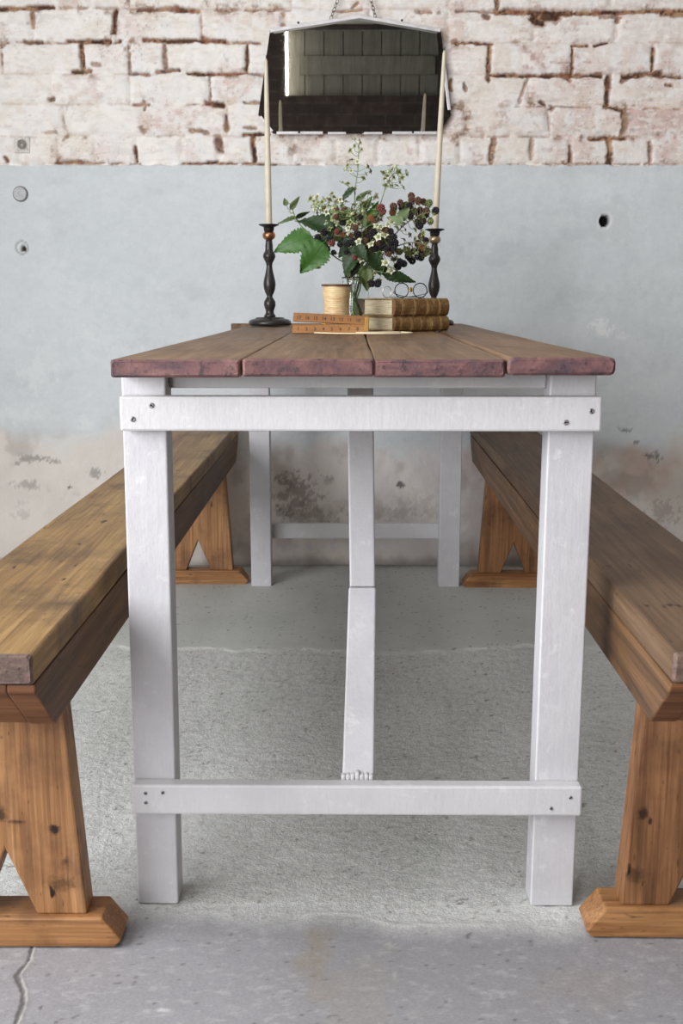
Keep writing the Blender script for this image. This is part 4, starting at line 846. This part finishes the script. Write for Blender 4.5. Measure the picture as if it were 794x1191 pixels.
for p in [(420, 233), (432, 240), (428, 228), (436, 233), (414, 260), (409, 252), (420, 262), (428, 250), (416, 246), (424, 240), (412, 240), (433, 252), (437, 262), (404, 266), (443, 268), (446, 276), (440, 275), (396, 274), (402, 277)]: s.bud(p[0], p[1], None, .0088)
s.leaf((425, 262), (440, 238), 0, 2, -.05, .3); s.leaf((424, 268), (421, 240), 2, 2, -.05, .6); s.leaf((414, 248), (403, 270), 1, 0, -.03, .3); s.leaf((420, 250), (432, 230), 3, 2, -.02)
s.berry(430, 257, 'o', .0075, -.05); s.berry(412, 253, 'b', .0065, -.05); s.berry(398, 275, 'o', .006, -.05); s.berry(441, 246, 'r', .0095, -.05); s.berry(444, 250, 'r', .007, -.05); s.done()
s = Sprig('heavy bramble spray of ripe and unripe berries stretching to the right candle', [(432, 300), (452, 280), (468, 264), (484, 254), (500, 249)], -.02, -.03, .0018, .0010, M_stemb, seed=6)
for p in [(477, 231, 'b'), (477, 236, 'b'), (471, 241, 'g'), (466, 244, 'k'), (474, 243, 'k'), (476, 246, 'k'), (484, 237, 'b'), (491, 237, 'b'), (497, 239, 'g'), (504, 248, 'k'), (486, 251, 'k'), (494, 248, 'b'), (475, 254, 'k'), (491, 258, 'b'), (484, 259, 'b'), (487, 246, 'b'), (456, 244, 'b'), (455, 250, 'o'), (464, 239, 'b'), (499, 259, 'g'), (480, 248, 'g'), (493, 252, 'k'), (486, 264, 'k')]: s.berry(p[0], p[1], p[2], .0082)
for p in [(470, 268), (475, 274), (468, 262), (482, 268), (461, 266), (489, 270)]: s.bud(p[0], p[1], 2, .008)
s.leaf((466, 262), (448, 254), 2, 0, -.05, .2); s.leaf((462, 258), (474, 246), 2, 1, -.04, .5); s.done()
s = Sprig('drooping bramble spray of dark berries at lower right beside the candlestick', [(430, 306), (450, 292), (470, 284), (486, 284), (496, 288)], -.03, -.05, .0018, .0010, M_stemb, seed=7)
for p in [(488, 276, 'b'), (493, 281, 'k'), (485, 284, 'b'), (480, 292, 'b'), (484, 298, 'k'), (476, 300, 'k'), (489, 299, 'k'), (497, 292, 'b'), (493, 294, 'b'), (471, 291, 'g'), (464, 292, 'g'), (479, 302, 'k'), (474, 297, 'k'), (464, 305, 'k'), (468, 306, 'k'), (462, 309, 'k'), (486, 291, 'k'), (490, 288, 'o')]: s.berry(p[0], p[1], p[2], .0085)
for p in [(475, 285), (468, 280), (481, 279), (490, 273), (458, 300), (456, 312)]: s.bud(p[0], p[1], 2, .0085)
s.done()
s = Sprig('bramble sprig of ripe blackberries clustered in the dark heart of the bouquet', [(424, 304), (436, 288), (446, 280), (452, 276)], -.05, -.07, .0018, .0010, M_stemb, seed=8)
for p in [(452, 284, 'k'), (456, 290, 'k'), (452, 272, 'k'), (432, 273, 'k'), (429, 278, 'k'), (437, 284, 'b'), (448, 291, 'k'), (455, 278, 'k'), (441, 288, 'k'), (446, 270, 'b'), (424, 282, 'b'), (415, 275, 'k'), (420, 292, 'r'), (410, 283, 'k'), (457, 284, 'k'), (450, 296, 'b'), (434, 290, 'k'), (404, 285, 'k'), (412, 268, 'b')]: s.berry(p[0], p[1], p[2], .0082, -.07)
for p in [(440, 268), (444, 276), (438, 278), (436, 266), (448, 265), (430, 286), (416, 283), (452, 262)]: s.bud(p[0], p[1], 1, .009, -.08)
s.done()
rb = random.Random(21)
s = Sprig('dense bramble sprig of small cream buds woven through the top of the bouquet', [(410, 300), (412, 275), (410, 258), (406, 246)], -.03, -.05, .0017, .0009, seed=12)
for k in range(46):
    a = rb.uniform(0, 6.28); q = math.sqrt(rb.random()); s.bud(410 + 36 * q * math.cos(a), 256 + 20 * q * math.sin(a), None, .0082, rb.uniform(-.07, .0))
for p in [(398, 262, 'k'), (391, 256, 'b'), (418, 256, 'k'), (424, 274, 'b'), (408, 276, 'r'), (434, 262, 'b'), (395, 286, 'k'), (402, 294, 'k'), (412, 300, 'r'), (388, 294, 'k')]: s.berry(p[0], p[1], p[2], .0066, rb.uniform(-.07, -.03))
for k in range(14):
    a = rb.uniform(2.6, 6.8); x, y = 412 + 14 * math.cos(a), 268 + 10 * math.sin(a); s.leaf((x, y), (x + 22 * math.cos(a), y + 18 * math.sin(a)), rb.choice([0, 1, 1, 3, 2]), rb.choice([0, 2]), rb.uniform(-.03, .03), rb.uniform(-.6, .6))
s.done()
s = Sprig('leafy bramble sprig of dark foliage hanging over the rim of the glass jar', [(414, 310), (418, 298), (422, 288)], -.03, -.05, .0018, .0010, seed=9)
for a in [((412, 292), (398, 320), 1, 0, -.06, .4), ((424, 308), (428, 337), 3, 0, -.06, -.2), ((428, 296), (448, 316), 1, 0, -.07, .1), ((410, 282), (392, 298), 1, 1, -.05, .2), ((424, 284), (446, 300), 1, 1, -.045, -.2), ((416, 276), (402, 294), 1, 0, -.03, .3), ((430, 290), (440, 320), 3, 0, -.06, .3), ((416, 298), (410, 322), 1, 0, -.05, -.4), ((412, 286), (426, 304), 1, 0, -.08, .2), ((404, 276), (418, 290), 1, 1, -.02, .1), ((436, 284), (418, 276), 1, 0, -.03, .1), ((442, 280), (458, 296), 1, 0, -.02, .3), ((420, 278), (396, 308), 1, 1, .01, .2), ((428, 280), (438, 312), 1, 1, .01, -.2), ((414, 284), (414, 318), 1, 0, .0, .3), ((436, 276), (460, 282), 1, 0, .02, .2), ((402, 280), (384, 270), 1, 0, .02, .2), ((400, 272), (412, 292), 1, 0, -.01, .2)]: s.leaf(*a)
s.done()
s = Sprig('low bramble sprig with one long narrow leaf and two hanging blackberries above the spectacles', [(420, 318), (432, 314), (444, 316)], -.04, -.06, .0017, .0010, seed=10)
s.leaf((444, 315), (481, 329), 1, 2, -.06, .5); s.leaf((424, 312), (430, 330), 3, 0, -.06, .1); s.leaf((430, 310), (420, 330), 0, 0, -.05, .3); s.leaf((436, 308), (456, 318), 1, 0, -.05, .3)
s.berry(431, 328, 'k', .0088, -.06); s.berry(438, 328, 'k', .0088, -.06); s.bud(434, 317, 0, .008, -.08); s.bud(418, 302, 0, .008, -.08); s.bud(446, 306, 1, .009, -.08); s.bud(452, 314, 1, .009, -.07); s.done()
